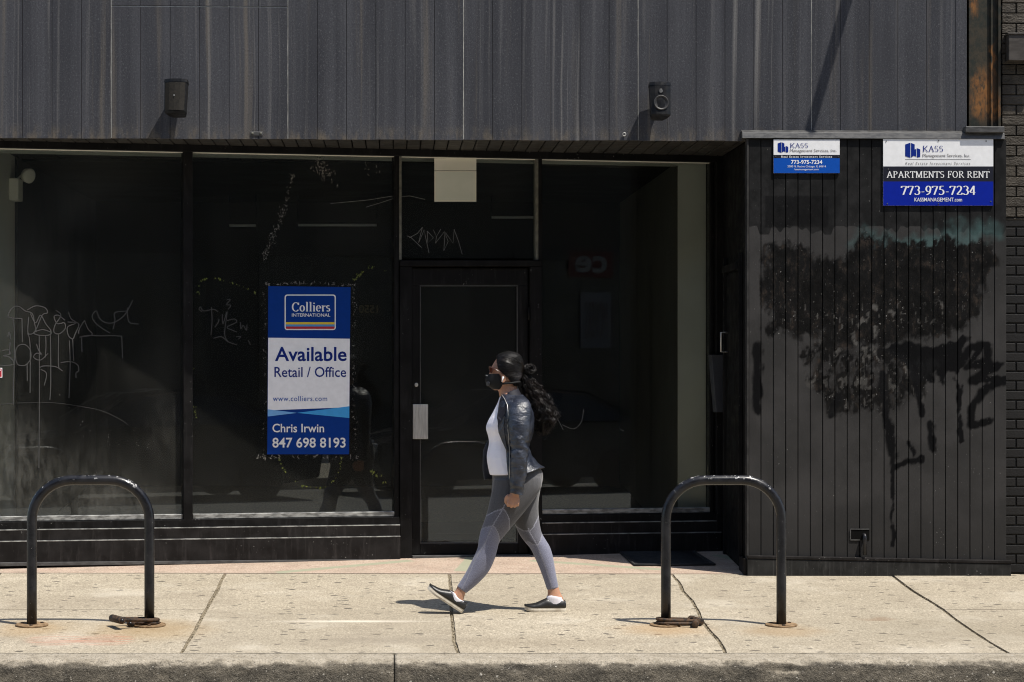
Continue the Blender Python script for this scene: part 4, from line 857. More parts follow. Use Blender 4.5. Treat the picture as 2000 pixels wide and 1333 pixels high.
# ================================================================== SPEAKERS
def speaker(label, u0, v0, u1, v1, front, yaw):
    c = onY((u0 + u1) / 2, (v0 + v1) / 2, -.16); s = thing('wall_speaker', label, 'speaker', Vector((c.x, 0, onY(0, v1, -.1).z)), 'speakers on the siding')
    h = (v1 - v0) / 291; wd = (u1 - u0) / 291; z0 = c.z - h / 2; R = Matrix.Rotation(yaw, 4, 'Z') @ Matrix.Rotation(radians(-8), 4, 'X')
    def T(x, y, z): return Vector((c.x, -.13, c.z)) + R @ Vector((x, y, z))
    hw = wd / 2; prof = [(-hw, -.07), (-hw * .55, -.084), (0, -.088), (hw * .55, -.084), (hw, -.07), (hw * .92, .0), (hw * .62, .07), (-hw * .62, .07), (-hw * .92, .0)]
    def loft(z0, z1, k0, k1, grow=1.0): 
        n = len(prof); V = [T(x * k0 * grow, y * (k0 * .5 + .5), z0) for x, y in prof] + [T(x * k1 * grow, y * (k1 * .5 + .5), z1) for x, y in prof]
        return V, [tuple(range(n - 1, -1, -1)), tuple(range(n, 2 * n))] + [(i, (i + 1) % n, (i + 1) % n + n, i + n) for i in range(n)]
    v, f = loft(-h / 2 + .012, h / 2 - .022, .93, .99); cab = mk('cabinet', v, f, M['spk'], s)
    v, f = loft(h / 2 - .0215, h / 2, 1.03, 1.0); mk('top_cap', v, f, M['spk'], s)
    v, f = loft(-h / 2, -h / 2 + .0115, .85, .94); mk('bottom_cap', v, f, M['spk'], s)
    if front == 'grille':
        g0 = [T(x * sc * .9, y * (sc * .5 + .5) - .006, z) for z, sc in ((-h / 2 + .016, .94), (h / 2 - .026, .99)) for x, y in prof[:5]]
        mk('grille', g0 + [p + R @ Vector((0, .0045, 0)) for p in g0], [(i, i + 1, i + 6, i + 5) for i in range(4)] + [(i + 10, i + 15, i + 16, i + 11) for i in range(4)] + [(0, 5, 15, 10), (4, 14, 19, 9), (0, 10, 11, 1), (1, 11, 12, 2), (2, 12, 13, 3), (3, 13, 14, 4)], M['grille'], s)
        p = T(0, -.096, .0); lathe('badge', p, R @ Vector((0, -1, 0)), [(0, .004), (.0015, .004)], M['alu'], s, 10)
    else:
        ax = R @ Vector((0, -1, 0))
        w_ = lathe('woofer', T(0, -.083, -.028), ax, [(0, .052), (.007, .052), (.009, .048), (.006, .042), (-.0, .036), (-.012, .02), (-.012, .016), (-.004, .012), (.0, .0)], pm('cone', (.012, .011, .010), (.02, .018, .016), 40, rough=.5), s, 28, True)
        lathe('tweeter', T(0, -.083, .052), ax, [(0, .018), (.006, .018), (.007, .014), (.004, .012), (.007, .0)], M['spk'], s, 20, True)
        lathe('tweeter_ring', T(0, -.0885, .052), ax, [(0, .0125), (.002, .0125), (.0025, .0105)], M['flash'], s, 18)
    box('bracket', Vector((c.x - .02, -.075, c.z - .03)), Vector((c.x + .02, -.002, c.z + .03)), M['spk'], s, .004)
    box('wall_plate', Vector((c.x - .035, -.008, c.z - .055)), Vector((c.x + .035, -.0018, c.z + .055)), M['spk'], s, .002)
    return s
speaker('black wall speaker with brown grille cover on the siding, left', 324, 158, 369, 226, 'grille', radians(-10))
speaker('black wall speaker with bare round driver cone on the siding, right', 1266, 164, 1308, 232, 'cone', radians(6))
hk = onY(1219, 263); ho = thing('eye_hook', 'small white eye hook on the siding edge below the right speaker', 'hook', hk + Vector((0, -.001, 0)))
tube('ring', [hk + Vector((.011 * cos(a), -.012, .011 * sin(a))) for a in [2 * pi * k / 14 for k in range(14)]], .0028, M['alu'], ho, 6, True)
tube('shank', [hk + Vector((0, .002, -.011)), hk + Vector((0, -.012, -.011))], .003, M['alu'], ho, 6)
bk = onY(502, 262); bo = thing('cable_bracket', 'small pale metal bracket with two screws at the siding bottom edge', 'bracket', bk)
box('plate', bk + Vector((-.045, -.006, -.012)), bk + Vector((.04, -.0018, .016)), M['flash'], bo, .002)
for dx in (-.03, .026): lathe('screw', bk + Vector((dx, -.006, .004)), (0, -1, 0), [(0, .008), (.004, .008), (.006, .004)], M['olive'], bo, 10)
# unseen arm above the frame, added and shaped for its shadow on the siding
sh0 = onY(1563, 318, -.01); k_ = -SUN.y / SUN.z; zA = 5.1; p_ = (zA - sh0.z) * k_
Ax = sh0.x + .29 * (zA - sh0.z); Tx = sh0.x + SUN.x / SUN.z * (zA - sh0.z)
ar = thing('shadow_arm', 'unseen steel arm above the siding, added to cast the slanted shadow', 'bracket arm', (Ax, -.002, zA))
tube('arm', [Vector((Ax, -.004, zA)), Vector((Tx, -p_, zA))], [.042, .03], M['frame'], ar, 12)
box('wall_plate', Vector((Ax - .06, -.014, zA - .09)), Vector((Ax + .06, -.003, zA + .09)), M['frame'], ar, .003)

# ================================================================== NEIGHBOUR BRICK WALL
def brick_mat():
    g = G('painted_brick'); v = g.pos(); s = g.sep(v); r = g.n('ObjectInfo').outputs['Random']
    up = g.rng(s[2], 2.42, 2.44)
    col = g.mix(up, (.017, .0165, .0165), g.mix(g.rng(g.noise(v, 9, 4), .35, .65), (.05, .043, .034), (.085, .073, .058)))
    col = g.mix(g.math('MULTIPLY', r, .3), col, (.03, .028, .025))
    h = g.math('ADD', g.math('MULTIPLY', g.math('MULTIPLY', g.noise(g.sc(g.warp(v, 12, .06), (1, 1, 3.5)), 34, 3), up), 2.2), g.math('MULTIPLY', g.noise(v, 90, 3), .35))
    return g.done(col, .6, 0, g.bump(h, .6, .008), .15)
M['brick'] = brick_mat()
NB = thing('brick_building', 'dark painted brick building at the right edge beyond the rusted column', 'building', (5, .06, -.1))
bx0, YBk = onY(1957, 600, .06).x, .06
wall = box('wall', (bx0 + .012, YBk + .014, -.35), (8.5, 9, 6.0), pm('mortar_paint', (.022, .022, .022), (.035, .034, .033), 20, rough=.8), NB)
z = gz(4.3, 0) - .06; row = 0
proto = {}
def brick(x0, x1, z0, z1, dep):
    key = (round(x1 - x0, 3), round(z1 - z0, 3), dep)
    if key not in proto:
        o = box('brick', (-(x1 - x0) / 2, 0, -(z1 - z0) / 2), ((x1 - x0) / 2, .07, (z1 - z0) / 2), M['brick'], None, .004); me = o.data; bpy.data.objects.remove(o); proto[key] = me
    o = bpy.data.objects.new('brick', proto[key]); COL.objects.link(o); o.parent = wall
    o.location = Vector(((x0 + x1) / 2, YBk - dep + random.uniform(-.002, .002), (z0 + z1) / 2)) - base_of(wall); return o
while z < 4.6:
    upz = z > 2.42; ch = .0705 if upz else .0665; soldier = 2.36 < z <= 2.43
    off = .1 * (row % 2); x = bx0
    L = .205
    xs = [bx0, bx0 + (L if row % 2 else L / 2)] ; 
    while xs[-1] < 4.95: xs.append(xs[-1] + L)
    for a, b in zip(xs[:-1], xs[1:]): brick(a, b - .009, z, z + ch - (.009 if not upz else .006), .006 if upz else .0)
    z += ch; row += 1
bb = thing('wall_box', 'flat dark brown box fixed to the rough brick at the top right edge', 'box', onY(1990, 118, .0))  # plain closed box, no lamp in it
p0, p1 = onY(1969, 119, -.03), onY(2040, 69, -.03)
M['brown'] = pm('brown_paint', (.04, .034, .028), (.055, .047, .04), 9, (1, 1, 6), rough=.55)
box('casing', (p0.x, -.05, p0.z), (p1.x, .053, p1.z), M['brown'], bb, .004); box('top_cover', (p0.x - .006, -.058, p1.z + .0005), (p1.x + .006, .053, p1.z + .012), M['brown'], bb, .002)

# ================================================================== DOOR MAT
mt = [onG(u, v) for u, v in ((1212, 1083), (1356, 1081), (1396, 1106), (1240, 1107))]
matm = pm('rubber_mat', (.014, .014, .015), (.024, .024, .025), 30, rough=.75, bump=.3, bscale=200)
dm = thing('door_mat', 'flat black ribbed rubber mat on the entrance paving by the recess', 'mat', sum(mt, Vector()) / 4)
prism('sheet', [p + Vector((0, 0, .004)) for p in mt], Vector((0, 0, .008)), matm, dm, .002)
for i in range(1, 12):
    t = i / 12; a = mt[0].lerp(mt[3], t).lerp(mt[1].lerp(mt[2], t), .05); b = mt[0].lerp(mt[3], t).lerp(mt[1].lerp(mt[2], t), .95)
    tube('rib', [a + Vector((0, 0, .013)), b + Vector((0, 0, .013))], .0035, matm, dm, 6)
for a, b in ((0, 1), (1, 2), (2, 3), (3, 0)):
    tube('border', [mt[a] + Vector((0, 0, .012)), mt[b] + Vector((0, 0, .012))], .008, matm, dm, 8)

# ================================================================== BIKE RACKS AND LOCKS
def rack(label, ua, ub, vbase):
    a, b = onG(ua, vbase), onG(ub, vbase); c = (a + b) / 2; y = c.y; dep = (c - CAM).dot(FW); ht = (vbase - 938) / F * dep
    r = thing('bike_rack', label, 'bike rack', c, 'bike racks on the pavement')
    zt = c.z + ht; rad = .235; P = [Vector((a.x, y, a.z + .004))] + [Vector((a.x, y, a.z + .02 + (zt - rad - a.z - .02) * k / 3)) for k in range(1, 4)]
    P += [Vector((a.x + rad - rad * cos(t), y, zt - rad + rad * sin(t))) for t in [pi / 2 * k / 9 for k in range(1, 10)]]
    P += [Vector((b.x - rad + rad * sin(t), y, zt - rad + rad * cos(t))) for t in [pi / 2 * k / 9 for k in range(0, 10)]]
    P += [Vector((b.x, y, b.z + .02 + (zt - rad - b.z - .02) * k / 3)) for k in (2, 1)] + [Vector((b.x, y, b.z + .004))]
    tube('hoop', P, .0295, M['rack'], r, 24)
    for q in (a, b):
        n = Vector((-GX, -GS, 1))
        bp = lathe('base_plate', Vector((q.x, y, q.z)), n, [(.001, .096), (.008, .096), (.0095, .093), (.0095, .0)], M['plate'], r, 36)
        for k in range(3):
            t = .6 + 2 * pi * k / 3; lathe('anchor_bolt', Vector((q.x + .066 * cos(t), y + .066 * sin(t), q.z + .0095 + GS * .066 * sin(t))), n, [(0, .011), (.004, .011), (.006, .007)], M['rust'], bp, 6)
    return a, b, y
la, lb, ly = rack('black hoop bike rack at the left, in front of the left window', 62.2, 291.8, 1222)
ra, rb, ry = rack('scuffed black hoop bike rack at the right, in front of the plank wall', 1300.6, 1526, 1222)
def ulock(label, post, y, ang, ln, lift, tilt, group='rusty U-locks left on the racks'):
    o = thing('bike_lock', label, 'bike lock', Vector((post.x, y, post.z + .012)), group)
    def T(x, yy, z): return Vector((post.x, y, post.z + lift)) + Matrix.Rotation(ang, 3, 'Z') @ Vector((x, yy, z)) + Vector((0, 0, tilt * x))
    w2 = .052
    P = [T(-ln, -w2, 0)] + [T(0, -w2, 0)] + [T(w2 * sin(t) * 1.0, -w2 * cos(t), 0) for t in [pi * k / 12 for k in range(1, 12)]] + [T(0, w2, 0), T(-ln, w2, 0)]
    tube('shackle', P, .0105, M['rust'], o, 10)
    tube('crossbar', [T(-ln, -.085, 0), T(-ln, -.083, 0), T(-ln, .083, 0), T(-ln, .085, 0)], [.017, .022, .022, .017], M['rust'], o, 14)
    tube('key_housing', [T(-ln, -.0845, 0), T(-ln, -.094, 0)], .011, M['rack'], o, 12)
    return o
ulock('rusty U-lock lying round the right foot of the left bike rack', lb, ly, radians(26), .2, .036, -.05)
ulock('second rusty U-lock under the other at the left bike rack', lb, ly + .004, radians(-12), .09, .017, 0)
ulock('rusty U-lock lying round the left foot of the right bike rack', ra, ry, radians(194), .19, .036, .06)
ulock('dark U-lock lying beneath the other at the right bike rack', ra, ry - .004, radians(172), .175, .017, 0)

# ================================================================== ACROSS THE STREET (seen in the glass)
OY = -26.0
ob = thing('opposite_building', 'dark shop building across the street, faintly mirrored in the windows', 'building', (5, OY, -.2))
M['opp'] = pm('opposite_wall', (.03, .028, .026), (.05, .047, .042), .6, rough=.9); M['oppg'] = pm('opposite_glass', (.012, .012, .013), (.02, .02, .021), 1, rough=.25)
box('wall', (-30, OY - 8, -.36), (46, OY, 15), M['opp'], ob)
for i in range(8):
    x = -12 + i * 5.2
    wv_ = box('window', (x, OY + .002, .7), (x + 4.2, OY + .05, 3.4), M['oppg'], ob, .01); box('window_head', (x - .1, OY + .003, 3.402), (x + 4.3, OY + .12, 3.55), M['opp'], wv_)
    for k in range(2): box('window', (x + .4 + k * 1.9, OY + .002, 5.2), (x + 1.7 + k * 1.9, OY + .05, 7.2), M['oppg'], ob, .01)
osw = box('opposite_sidewalk', (-40, OY + .002, -.354), (40, -16.4, -.2), pm('far_pavement', (.34, .3, .24), (.42, .38, .3), 2, rough=.9)); tag(osw, kind='structure')
# mirrored signs
def msign(name, label, cat, txt, u0, v0, u1, v1, bg_, fg, pad=8, bold=.03):
    Yp = OY + .13; a, b = refl(u0, v1, Yp), refl(u1, v0, Yp); x0, x1 = min(a.x, b.x), max(a.x, b.x); z0, z1 = min(a.z, b.z), max(a.z, b.z)
    t = thing(name, label, cat, Vector(((x0 + x1) / 2, OY + .06, z0)))
    px_, pz = (x1 - x0) * .18, (z1 - z0) * .25
    box('panel', (x0 - px_, OY + .056, z0 - pz), (x1 + px_, Yp - .005, z1 + pz), bg_, t, .004)
    T = font_text(txt, bold); letter(T, lambda u, v: Vector((x1 - (x1 - x0) * u, Yp, z0 + (z1 - z0) * v)), 0, 1, 1, 0, fg, t, out=Vector((0, .002, 0)))
msign('shop_sign', 'red shop sign with white letters mirrored in the right window', 'sign', 'ce', 1125, 500, 1188, 533, flat('far_red', (.08, .006, .006)), flat('far_white', (.19, .185, .18)))
msign('address_sign', 'pale address number mirrored beside the blue poster', 'sign', '1550', 702, 596, 740, 612, M['opp'], flat('far_gold', (.4, .3, .15)))
msign('shop_banner', 'pale lettered banner mirrored low in the right window', 'banner', 'MOVERS', 1145, 590, 1188, 662, flat('far_banner', (.13, .13, .15)), flat('far_ink', (.04, .015, .02)), bold=0)
def car(label, x0, yc):
    c = thing('parked_car', label, 'car', (x0 + 2.2, yc, -.355), 'cars parked across the street'); z = -.355
    paint = pm('car_paint', (.012, .013, .016), (.018, .019, .022), 2, rough=.25)
    S = [(0, .45), (.05, .7), (.5, .82), (1.15, .92), (1.9, 1.4), (2.5, 1.46), (3.2, 1.4), (4.0, .98), (4.35, .92), (4.45, .6), (4.4, .3), (3.9, .22), (.6, .22), (.05, .3)]
    V = []; n = len(S)
    for y, k in ((-.86, .0), (-.9, 0), (.9, 0), (.86, 0)): V += [Vector((x0 + x, yc + y * (1 - max(0, zz - .95) * .42), z + zz)) for x, zz in S]
    Fc = [tuple(range(n)), tuple(range(4 * n - 1, 3 * n - 1, -1))] + [(r * n + i, (r + 1) * n + i, (r + 1) * n + (i + 1) % n, r * n + (i + 1) % n) for r in range(3) for i in range(n)]
    body = mk('body', V, Fc, paint, c)
    for s in (-1, 1):
        W = [(1.3, .98), (1.95, 1.36), (2.5, 1.41), (3.15, 1.36), (3.8, 1.0)]
        yy = lambda zz: yc + s * (.905 * (1 - max(0, zz - .95) * .42) + .004)
        mk('side_window', [Vector((x0 + x, yy(zz), z + zz)) for x, zz in W], [(0, 1, 2, 3, 4)], M['oppg'], c)
        tube('chrome_trim', [Vector((x0 + x, yy(zz) + s * .004, z + zz)) for x, zz in W], .007, M['rust'], c, 6)
        for x in (.85, 3.6): lathe('wheel', Vector((x0 + x, yc + s * .70, z + .31)), (0, s, 0), [(0, .31), (.2, .31), (.22, .29), (.22, .2), (.2, .19), (.2, 0)], M['spk'], c, 24)
        box('headlight', Vector((x0 - .005, yc + s * .6 - .15, z + .6)), Vector((x0 + .06, yc + s * .6 + .15, z + .72)), M['alu'], c, .02)
car('dark sedan parked across the street, mirrored behind the blue poster', .75, -14.6)
car('dark sedan parked further right across the street, mirrored right of the door', 6.0, -14.6)
#PERSON#
# ================================================================== PERSON
PB = onG(997.6, 1196.5); PS = F / ((PB - CAM).dot(FW)) * 2.2975     # zoom pixels per metre at her place
def zp(zx, zy, y=0.0): return Vector((PB.x + (zx - 500) / PS, PB.y + y, PB.z + (1240 - zy) / PS))
def crom(R, n=4):
    """Catmull-Rom over rings given as tuples of numbers"""
    return cr(R, n)
def loftv(R, seg=22, n=4, power=2.0, sub=True):
    """R: (frontx, frontz, backx, backz, y, halfwidth) in zoom pixels / metres"""
    Q = crom(R, n) if sub else R; V, Fc = [], []
    for fx, fz, bx, bz, y, b in Q:
        f, k = zp(fx, fz, y), zp(bx, bz, y); c = (f + k) / 2; a = (f - k) / 2
        for j in range(seg):
            t = 2 * pi * j / seg; ct, st_ = cos(t), sin(t)
            ct = math.copysign(abs(ct) ** (2 / power), ct); st_ = math.copysign(abs(st_) ** (2 / power), st_)
            V.append(c + a * ct + Vector((0, -b * st_, 0)))
    for i in range(len(Q) - 1):
        for j in range(seg): Fc.append((i * seg + j, i * seg + (j + 1) % seg, (i + 1) * seg + (j + 1) % seg, (i + 1) * seg + j))
    Fc += [tuple(range(seg - 1, -1, -1)), tuple((len(Q) - 1) * seg + j for j in range(seg))]
    return V, Fc
def remesh(parts, vox, it=4, fac=.5):
    V, Fc = join(parts); me = bpy.data.meshes.new('r'); me.from_pydata([tuple(v) for v in V], [], Fc)
    bm = bmesh.new(); bm.from_mesh(me); bmesh.ops.recalc_face_normals(bm, faces=bm.faces); bm.to_mesh(me); bm.free()
    o = bpy.data.objects.new('r', me); COL.objects.link(o)
    m = o.modifiers.new('r', 'REMESH'); m.mode = 'VOXEL'; m.voxel_size = vox; m.use_smooth_shade = True
    s = o.modifiers.new('s', 'SMOOTH'); s.iterations = it; s.factor = fac
    bpy.context.view_layer.update()
    r = bpy.data.meshes.new_from_object(o.evaluated_get(bpy.context.evaluated_depsgraph_get()))
    bpy.data.objects.remove(o); bpy.data.meshes.remove(me); r.materials.clear(); return r
PE = thing('person', 'woman in dark jacket, white top and grey leggings walking left, masked', 'person', PB)
def pmesh(name, me, mat, parent=None, mats=None):
    par = parent or PE; L = base_of(par)
    for v in me.vertices: v.co -= L
    return mko(name, me, mat, par, True, None, mats)
def omat(name, fn): 
    g = G(name); return fn(g, g.obj())
M['skin'] = omat('skin', lambda g, v: g.done(g.mix(g.rng(g.noise(v, 30, 4), .35, .65), (.40, .205, .125), (.46, .25, .16)), .5, 0, g.bump(g.noise(v, 260, 3), .08, .002), .45, **{'Subsurface Weight': .08, 'Subsurface Radius': (.02, .008, .004)}))
def jm(g, v):
    w2 = g.warp(v, 12, .05, 3); n = g.noise(w2, 14, 5, .6); cr_ = g.noise(g.sc(w2, (1, 1, 2.2)), 16, 3, .5, .8)
    col = g.mix(g.rng(n, .35, .68), (.007, .009, .016), (.024, .029, .044))
    col = g.mix(g.math('MULTIPLY', g.rng(g.noise(v, 320, 2), .5, .7), .35), col, (.06, .07, .095))
    h = g.math('ADD', cr_, g.math('MULTIPLY', g.noise(v, 200, 3), .25)); return g.done(col, g.rng(n, .3, .7, .28, .42), 0, g.bump(h, .5, .016), .7)
M['jacket'] = omat('jacket_leather', jm)
M['lining'] = omat('jacket_lining', lambda g, v: g.done(g.mix(g.noise(v, 40, 3), (.006, .006, .010), (.014, .014, .022)), .7, 0, None, .3))
M['top'] = omat('white_jersey', lambda g, v: g.done(g.mix(g.rng(g.noise(v, 16, 4), .35, .65), (.87, .85, .92), (.90, .88, .94)), .75, 0, g.bump(g.noise(g.sc(g.warp(v, 8, .08), (1, 1, 3)), 12, 4, .55, .4), .35, .012), .25))
def lm(name, c): return omat(name, lambda g, v: g.done(g.mix(g.rng(g.noise(v, 240, 3), .4, .62), tuple(q * .8 for q in c), tuple(q * 1.12 for q in c)), .8, 0, g.bump(g.noise(v, 420, 2), .15, .002), .2, **{'Sheen Weight': .25, 'Sheen Roughness': .5}))
M['leg1'] = lm('leggings_charcoal', (.080, .079, .083)); M['leg2'] = lm('leggings_mid_grey', (.118, .117, .140)); M['leg3'] = lm('leggings_light_grey', (.185, .19, .25)); M['seam'] = lm('leggings_seam', (.24, .24, .28))
M['hair'] = omat('black_hair', lambda g, v: g.done(g.mix(g.rng(g.noise(g.sc(v, (3, 12, 12)), 22, 4), .35, .7), (.002, .0018, .0017), (.005, .004, .0034)), .45, 0, g.bump(g.noise(g.sc(g.warp(v, 9, .03), (1.2, 6, 6)), 22, 4), .9, .008), .2))
M['strand'] = omat('hair_strand', lambda g, v: g.done(g.mix(g.rng(g.noise(v, 14, 3), .35, .7), (.0025, .002, .0018), (.014, .009, .0065)), .33, 0, None, .3))
M['mask'] = omat('mask_cloth', lambda g, v: g.done(g.mix(g.noise(v, 60, 3), (.006, .006, .006), (.012, .012, .012)), .7, 0, g.bump(g.noise(v, 200, 3), .2, .003), .3))
M['shoe'] = omat('shoe_leather', lambda g, v: g.done(g.mix(g.noise(v, 25, 4), (.008, .008, .008), (.02, .019, .018)), .42, 0, g.bump(g.noise(v, 60, 4), .2, .004), .5))
M['rubber'] = omat('sole_rubber', lambda g, v: g.done(g.mix(g.rng(g.noise(v, 30, 4), .35, .7), (.62, .57, .47), (.48, .42, .33)), .7, 0, None, .3))
M['sock'] = omat('white_sock', lambda g, v: g.done(g.mix(g.noise(v, 90, 3), (.70, .68, .74), (.80, .78, .82)), .85, 0, g.bump(g.noise(g.sc(v, (60, 60, 4)), 3, 2), .25, .003), .2))
M['lens'] = omat('amber_lens', lambda g, v: g.done((.10, .025, .012), .08, 0, None, .6)); M['gframe'] = omat('glasses_frame', lambda g, v: g.done(g.mix(g.noise(v, 80, 2), (.03, .012, .008), (.08, .03, .018)), .25, 0, None, .6))
M['bud'] = omat('earbud_white', lambda g, v: g.done((.8, .8, .8), .3, 0, None, .5))
NR, FR = -.075, .07                                     # near and far leg, lateral place at the hip
nearleg = [(420, 640, 632, 630, NR, .088), (415, 680, 636, 672, NR, .09), (405, 725, 603, 728, NR, .09), (394, 775, 556, 790, NR * .98, .085), (378, 828, 512, 842, NR * .95, .075), (362, 872, 476, 886, NR * .9, .062), (354, 912, 447, 922, NR * .88, .056), (349, 948, 437, 958, NR * .86, .054), (330, 990, 424, 1003, NR * .82, .055), (305, 1040, 397, 1057, NR * .78, .05), (280, 1083, 352, 1106, NR * .75, .042), (257, 1119, 299, 1150, NR * .72, .035)]
farleg = [(440, 640, 640, 630, FR, .085), (448, 690, 638, 680, FR, .09), (475, 765, 628, 745, FR, .086), (515, 838, 629, 812, FR * .95, .073), (541, 893, 640, 880, FR * .9, .06), (566, 928, 660, 918, FR * .86, .056), (592, 960, 679, 950, FR * .84, .054), (612, 1002, 692, 993, FR * .8, .053), (633, 1050, 701, 1043, FR * .76, .048), (651, 1100, 710, 1093, FR * .72, .041), (665, 1143, 718, 1133, FR * .7, .036)]
pelvis = [(420, 560, 582, 530, 0, .125), (416, 600, 606, 565, 0, .14), (417, 632, 640, 605, 0, .158), (417, 662, 644, 640, 0, .165), (414, 700, 630, 690, 0, .155), (425, 750, 590, 745, 0, .12), (450, 790, 550, 790, 0, .07)]
lg_ = remesh([loftv(nearleg), loftv(farleg), loftv(pelvis)], .0055, 5, .5)
# panels of the leggings: split along the seams seen in the photo
Zh = lambda P: [((880 + x / 6.667 - 780) * 2.2975, (900 + y / 6.667 - 660) * 2.2975) for x, y in P]
nA, nB = Zh([(380, 760), (455, 730), (560, 668), (668, 628), (715, 680), (745, 750), (756, 830), (756, 900), (750, 960)]), Zh([(330, 950), (380, 915), (450, 872), (540, 850), (575, 885), (605, 940), (625, 1010), (636, 1090)])
fA, fB = Zh([(800, 830), (865, 890), (940, 935), (1030, 945), (1080, 890), (1120, 820), (1155, 750), (1180, 700)]), Zh([(1010, 1080), (1060, 1108), (1135, 1130), (1165, 1085), (1195, 1000), (1220, 940)])
nS = Zh([(720, 520), (700, 565), (668, 628), (610, 725), (540, 850), (480, 985), (440, 1090), (370, 1190), (300, 1330), (200, 1560), (100, 1760)]); fS = Zh([(850, 640), (905, 690), (968, 805), (1030, 945), (1085, 1050), (1135, 1135), (1180, 1260), (1240, 1420), (1300, 1600), (1350, 1760)])
def interp(P, x):
    for (a, b), (c, d) in zip(P[:-1], P[1:]):
        if a <= x <= c: return b + (d - b) * (x - a) / max(1e-6, c - a)
    return None
def yon(P, x): return interp(P, x)
def pdist(P, x, y):
    m = 1e9
    for (a, b), (c, d) in zip(P[:-1], P[1:]):
        L2 = (c - a) ** 2 + (d - b) ** 2; t = max(0, min(1, ((x - a) * (c - a) + (y - b) * (d - b)) / L2)) if L2 else 0
        m = min(m, (x - a - t * (c - a)) ** 2 + (y - b - t * (d - b)) ** 2)
    return sqrt(m)
def below(P, x, y):
    """is (x,y) below the peaked line P"""
    xs = [p[0] for p in P]
    if x < xs[0]: return y > P[0][1]
    best = None
    for (a, b), (c, d) in zip(P[:-1], P[1:]):
        if min(a, c) <= x <= max(a, c) and abs(c - a) > 1e-6:
            best = b + (d - b) * (x - a) / (c - a); return y > best
    return y > P[-1][1]
LX = base_of(PE)
idx = []
for p in lg_.polygons:
    c = p.center; zx = 500 + (c.x - PB.x) * PS; zy = 1240 - (c.z - PB.z) * PS; near = c.y - PB.y < .0
    if zy < 740: k = 0
    else:
        A, B, S_ = (nA, nB, nS) if near else (fA, fB, fS)
        k = 2 if below(B, zx, zy) else (1 if below(A, zx, zy) else 0)
        if min(pdist(A, zx, zy), pdist(B, zx, zy), pdist(S_, zx, zy) if (zy > 790 or near) else 99) < 2.4: k = 3
        if zy > 1100 and pdist([(257, 1112), (300, 1143)] if near else [(660, 1135), (720, 1125)], zx, zy) < 1.8: k = 3
    idx.append(k)
leg = pmesh('leggings', lg_, None, None, [M['leg1'], M['leg2'], M['leg3'], M['seam']]); lg_.polygons.foreach_set('material_index', idx)
# ---- body: head, neck, trunk, arms, hands, legs and feet as one skin
head = [(468, 80, 514, 80, 0, .028), (452, 88, 535, 90, 0, .053), (438, 100, 545, 104, 0, .066), (424, 120, 549, 124, 0, .072), (414, 140, 550, 143, 0, .074), (411, 156, 548, 160, 0, .072), (409, 170, 543, 176, 0, .069), (408, 186, 538, 192, 0, .065), (407, 202, 528, 208, 0, .060), (407, 216, 512, 222, 0, .054), (411, 230, 495, 232, 0, .046), (424, 243, 474, 242, 0, .034)]
nose = [(414, 152, 440, 154, 0, .009), (400, 172, 436, 174, 0, .011), (391, 186, 430, 190, 0, .016), (396, 194, 430, 197, 0, .014)]
neck = [(440, 200, 524, 190, 0, .05), (442, 230, 526, 222, 0, .05), (446, 255, 530, 248, 0, .054), (452, 280, 545, 272, 0, .075)]
trunk = [(455, 268, 535, 262, 0, .08), (446, 295, 560, 285, 0, .14), (420, 345, 582, 335, 0, .15), (404, 385, 588, 380, 0, .145), (400, 412, 586, 415, 0, .14), (410, 450, 574, 455, 0, .12), (412, 480, 560, 490, 0, .115), (404, 530, 575, 525, 0, .125), (418, 590, 595, 580, 0, .14), (430, 660, 620, 650, 0, .14), (450, 730, 570, 730, 0, .1)]
def shrink(R, k, y0=None): return [((f + (b - f) * k), z + (zz - z) * k, b - (b - f) * k, zz - (zz - z) * k, y, hw * (1 - 2 * k)) for f, z, b, zz, y, hw in R]
ankN = [(262, 1112, 300, 1140, NR * .72, .03), (250, 1138, 292, 1160, NR * .7, .031), (228, 1150, 284, 1190, NR * .7, .033), (215, 1160, 272, 1215, NR * .7, .03)]
ankF = [(666, 1135, 716, 1126, FR * .7, .031), (668, 1160, 724, 1152, FR * .68, .031), (662, 1185, 738, 1180, FR * .66, .034), (660, 1210, 742, 1210, FR * .66, .032)]
def arm(sg):
    y = lambda a: sg * a
    return [(510, 300, 548, 296, y(.11), .018), (500, 322, 562, 314, y(.15), .03), (494, 362, 568, 360, y(.176), .038), (492, 430, 566, 430, y(.195), .041), (500, 490, 560, 490, y(.205), .036), (502, 560, 556, 568, y(.208), .033), (500, 640, 542, 650, y(.205), .026), (494, 690, 532, 700, y(.202), .022), (490, 705, 530, 712, y(.2), .022)]
def hand(sg):
    yy = sg * .2; P = []
    P.append(loftv([(492, 695, 528, 702, yy, .02), (480, 712, 532, 716, yy, .019), (476, 726, 534, 730, yy, .017), (477, 738, 533, 741, yy, .014)], 14))
    for i, (x, l) in enumerate(((482, 20), (497, 25), (512, 24), (526, 18))):          # four fingers curled into the palm, unequal
        o = -sg * .012; pts = [zp(x, 734, yy + sg * .006), zp(x - 1, 734 + l * .62, yy + sg * .008), zp(x - 1, 734 + l * .95, yy - sg * .006), zp(x, 734 + l * .8, yy - sg * .022), zp(x + 1, 726, yy - sg * .026)]
        P.append(tubev([zp(*q) for q in []] or [Vector(q) for q in crom([tuple(p) for p in pts], 4)], .0085 + .0006 * (i in (1, 2)), 10))
    th = [zp(484, 708, yy), zp(474, 720, yy - sg * .012), zp(473, 738, yy - sg * .02), zp(484, 750, yy - sg * .03)]
    P.append(tubev([Vector(q) for q in crom([tuple(p) for p in th], 4)], [.012] * 5 + [.011] * 4 + [.0095] * 4, 10))
    return P
ear = []
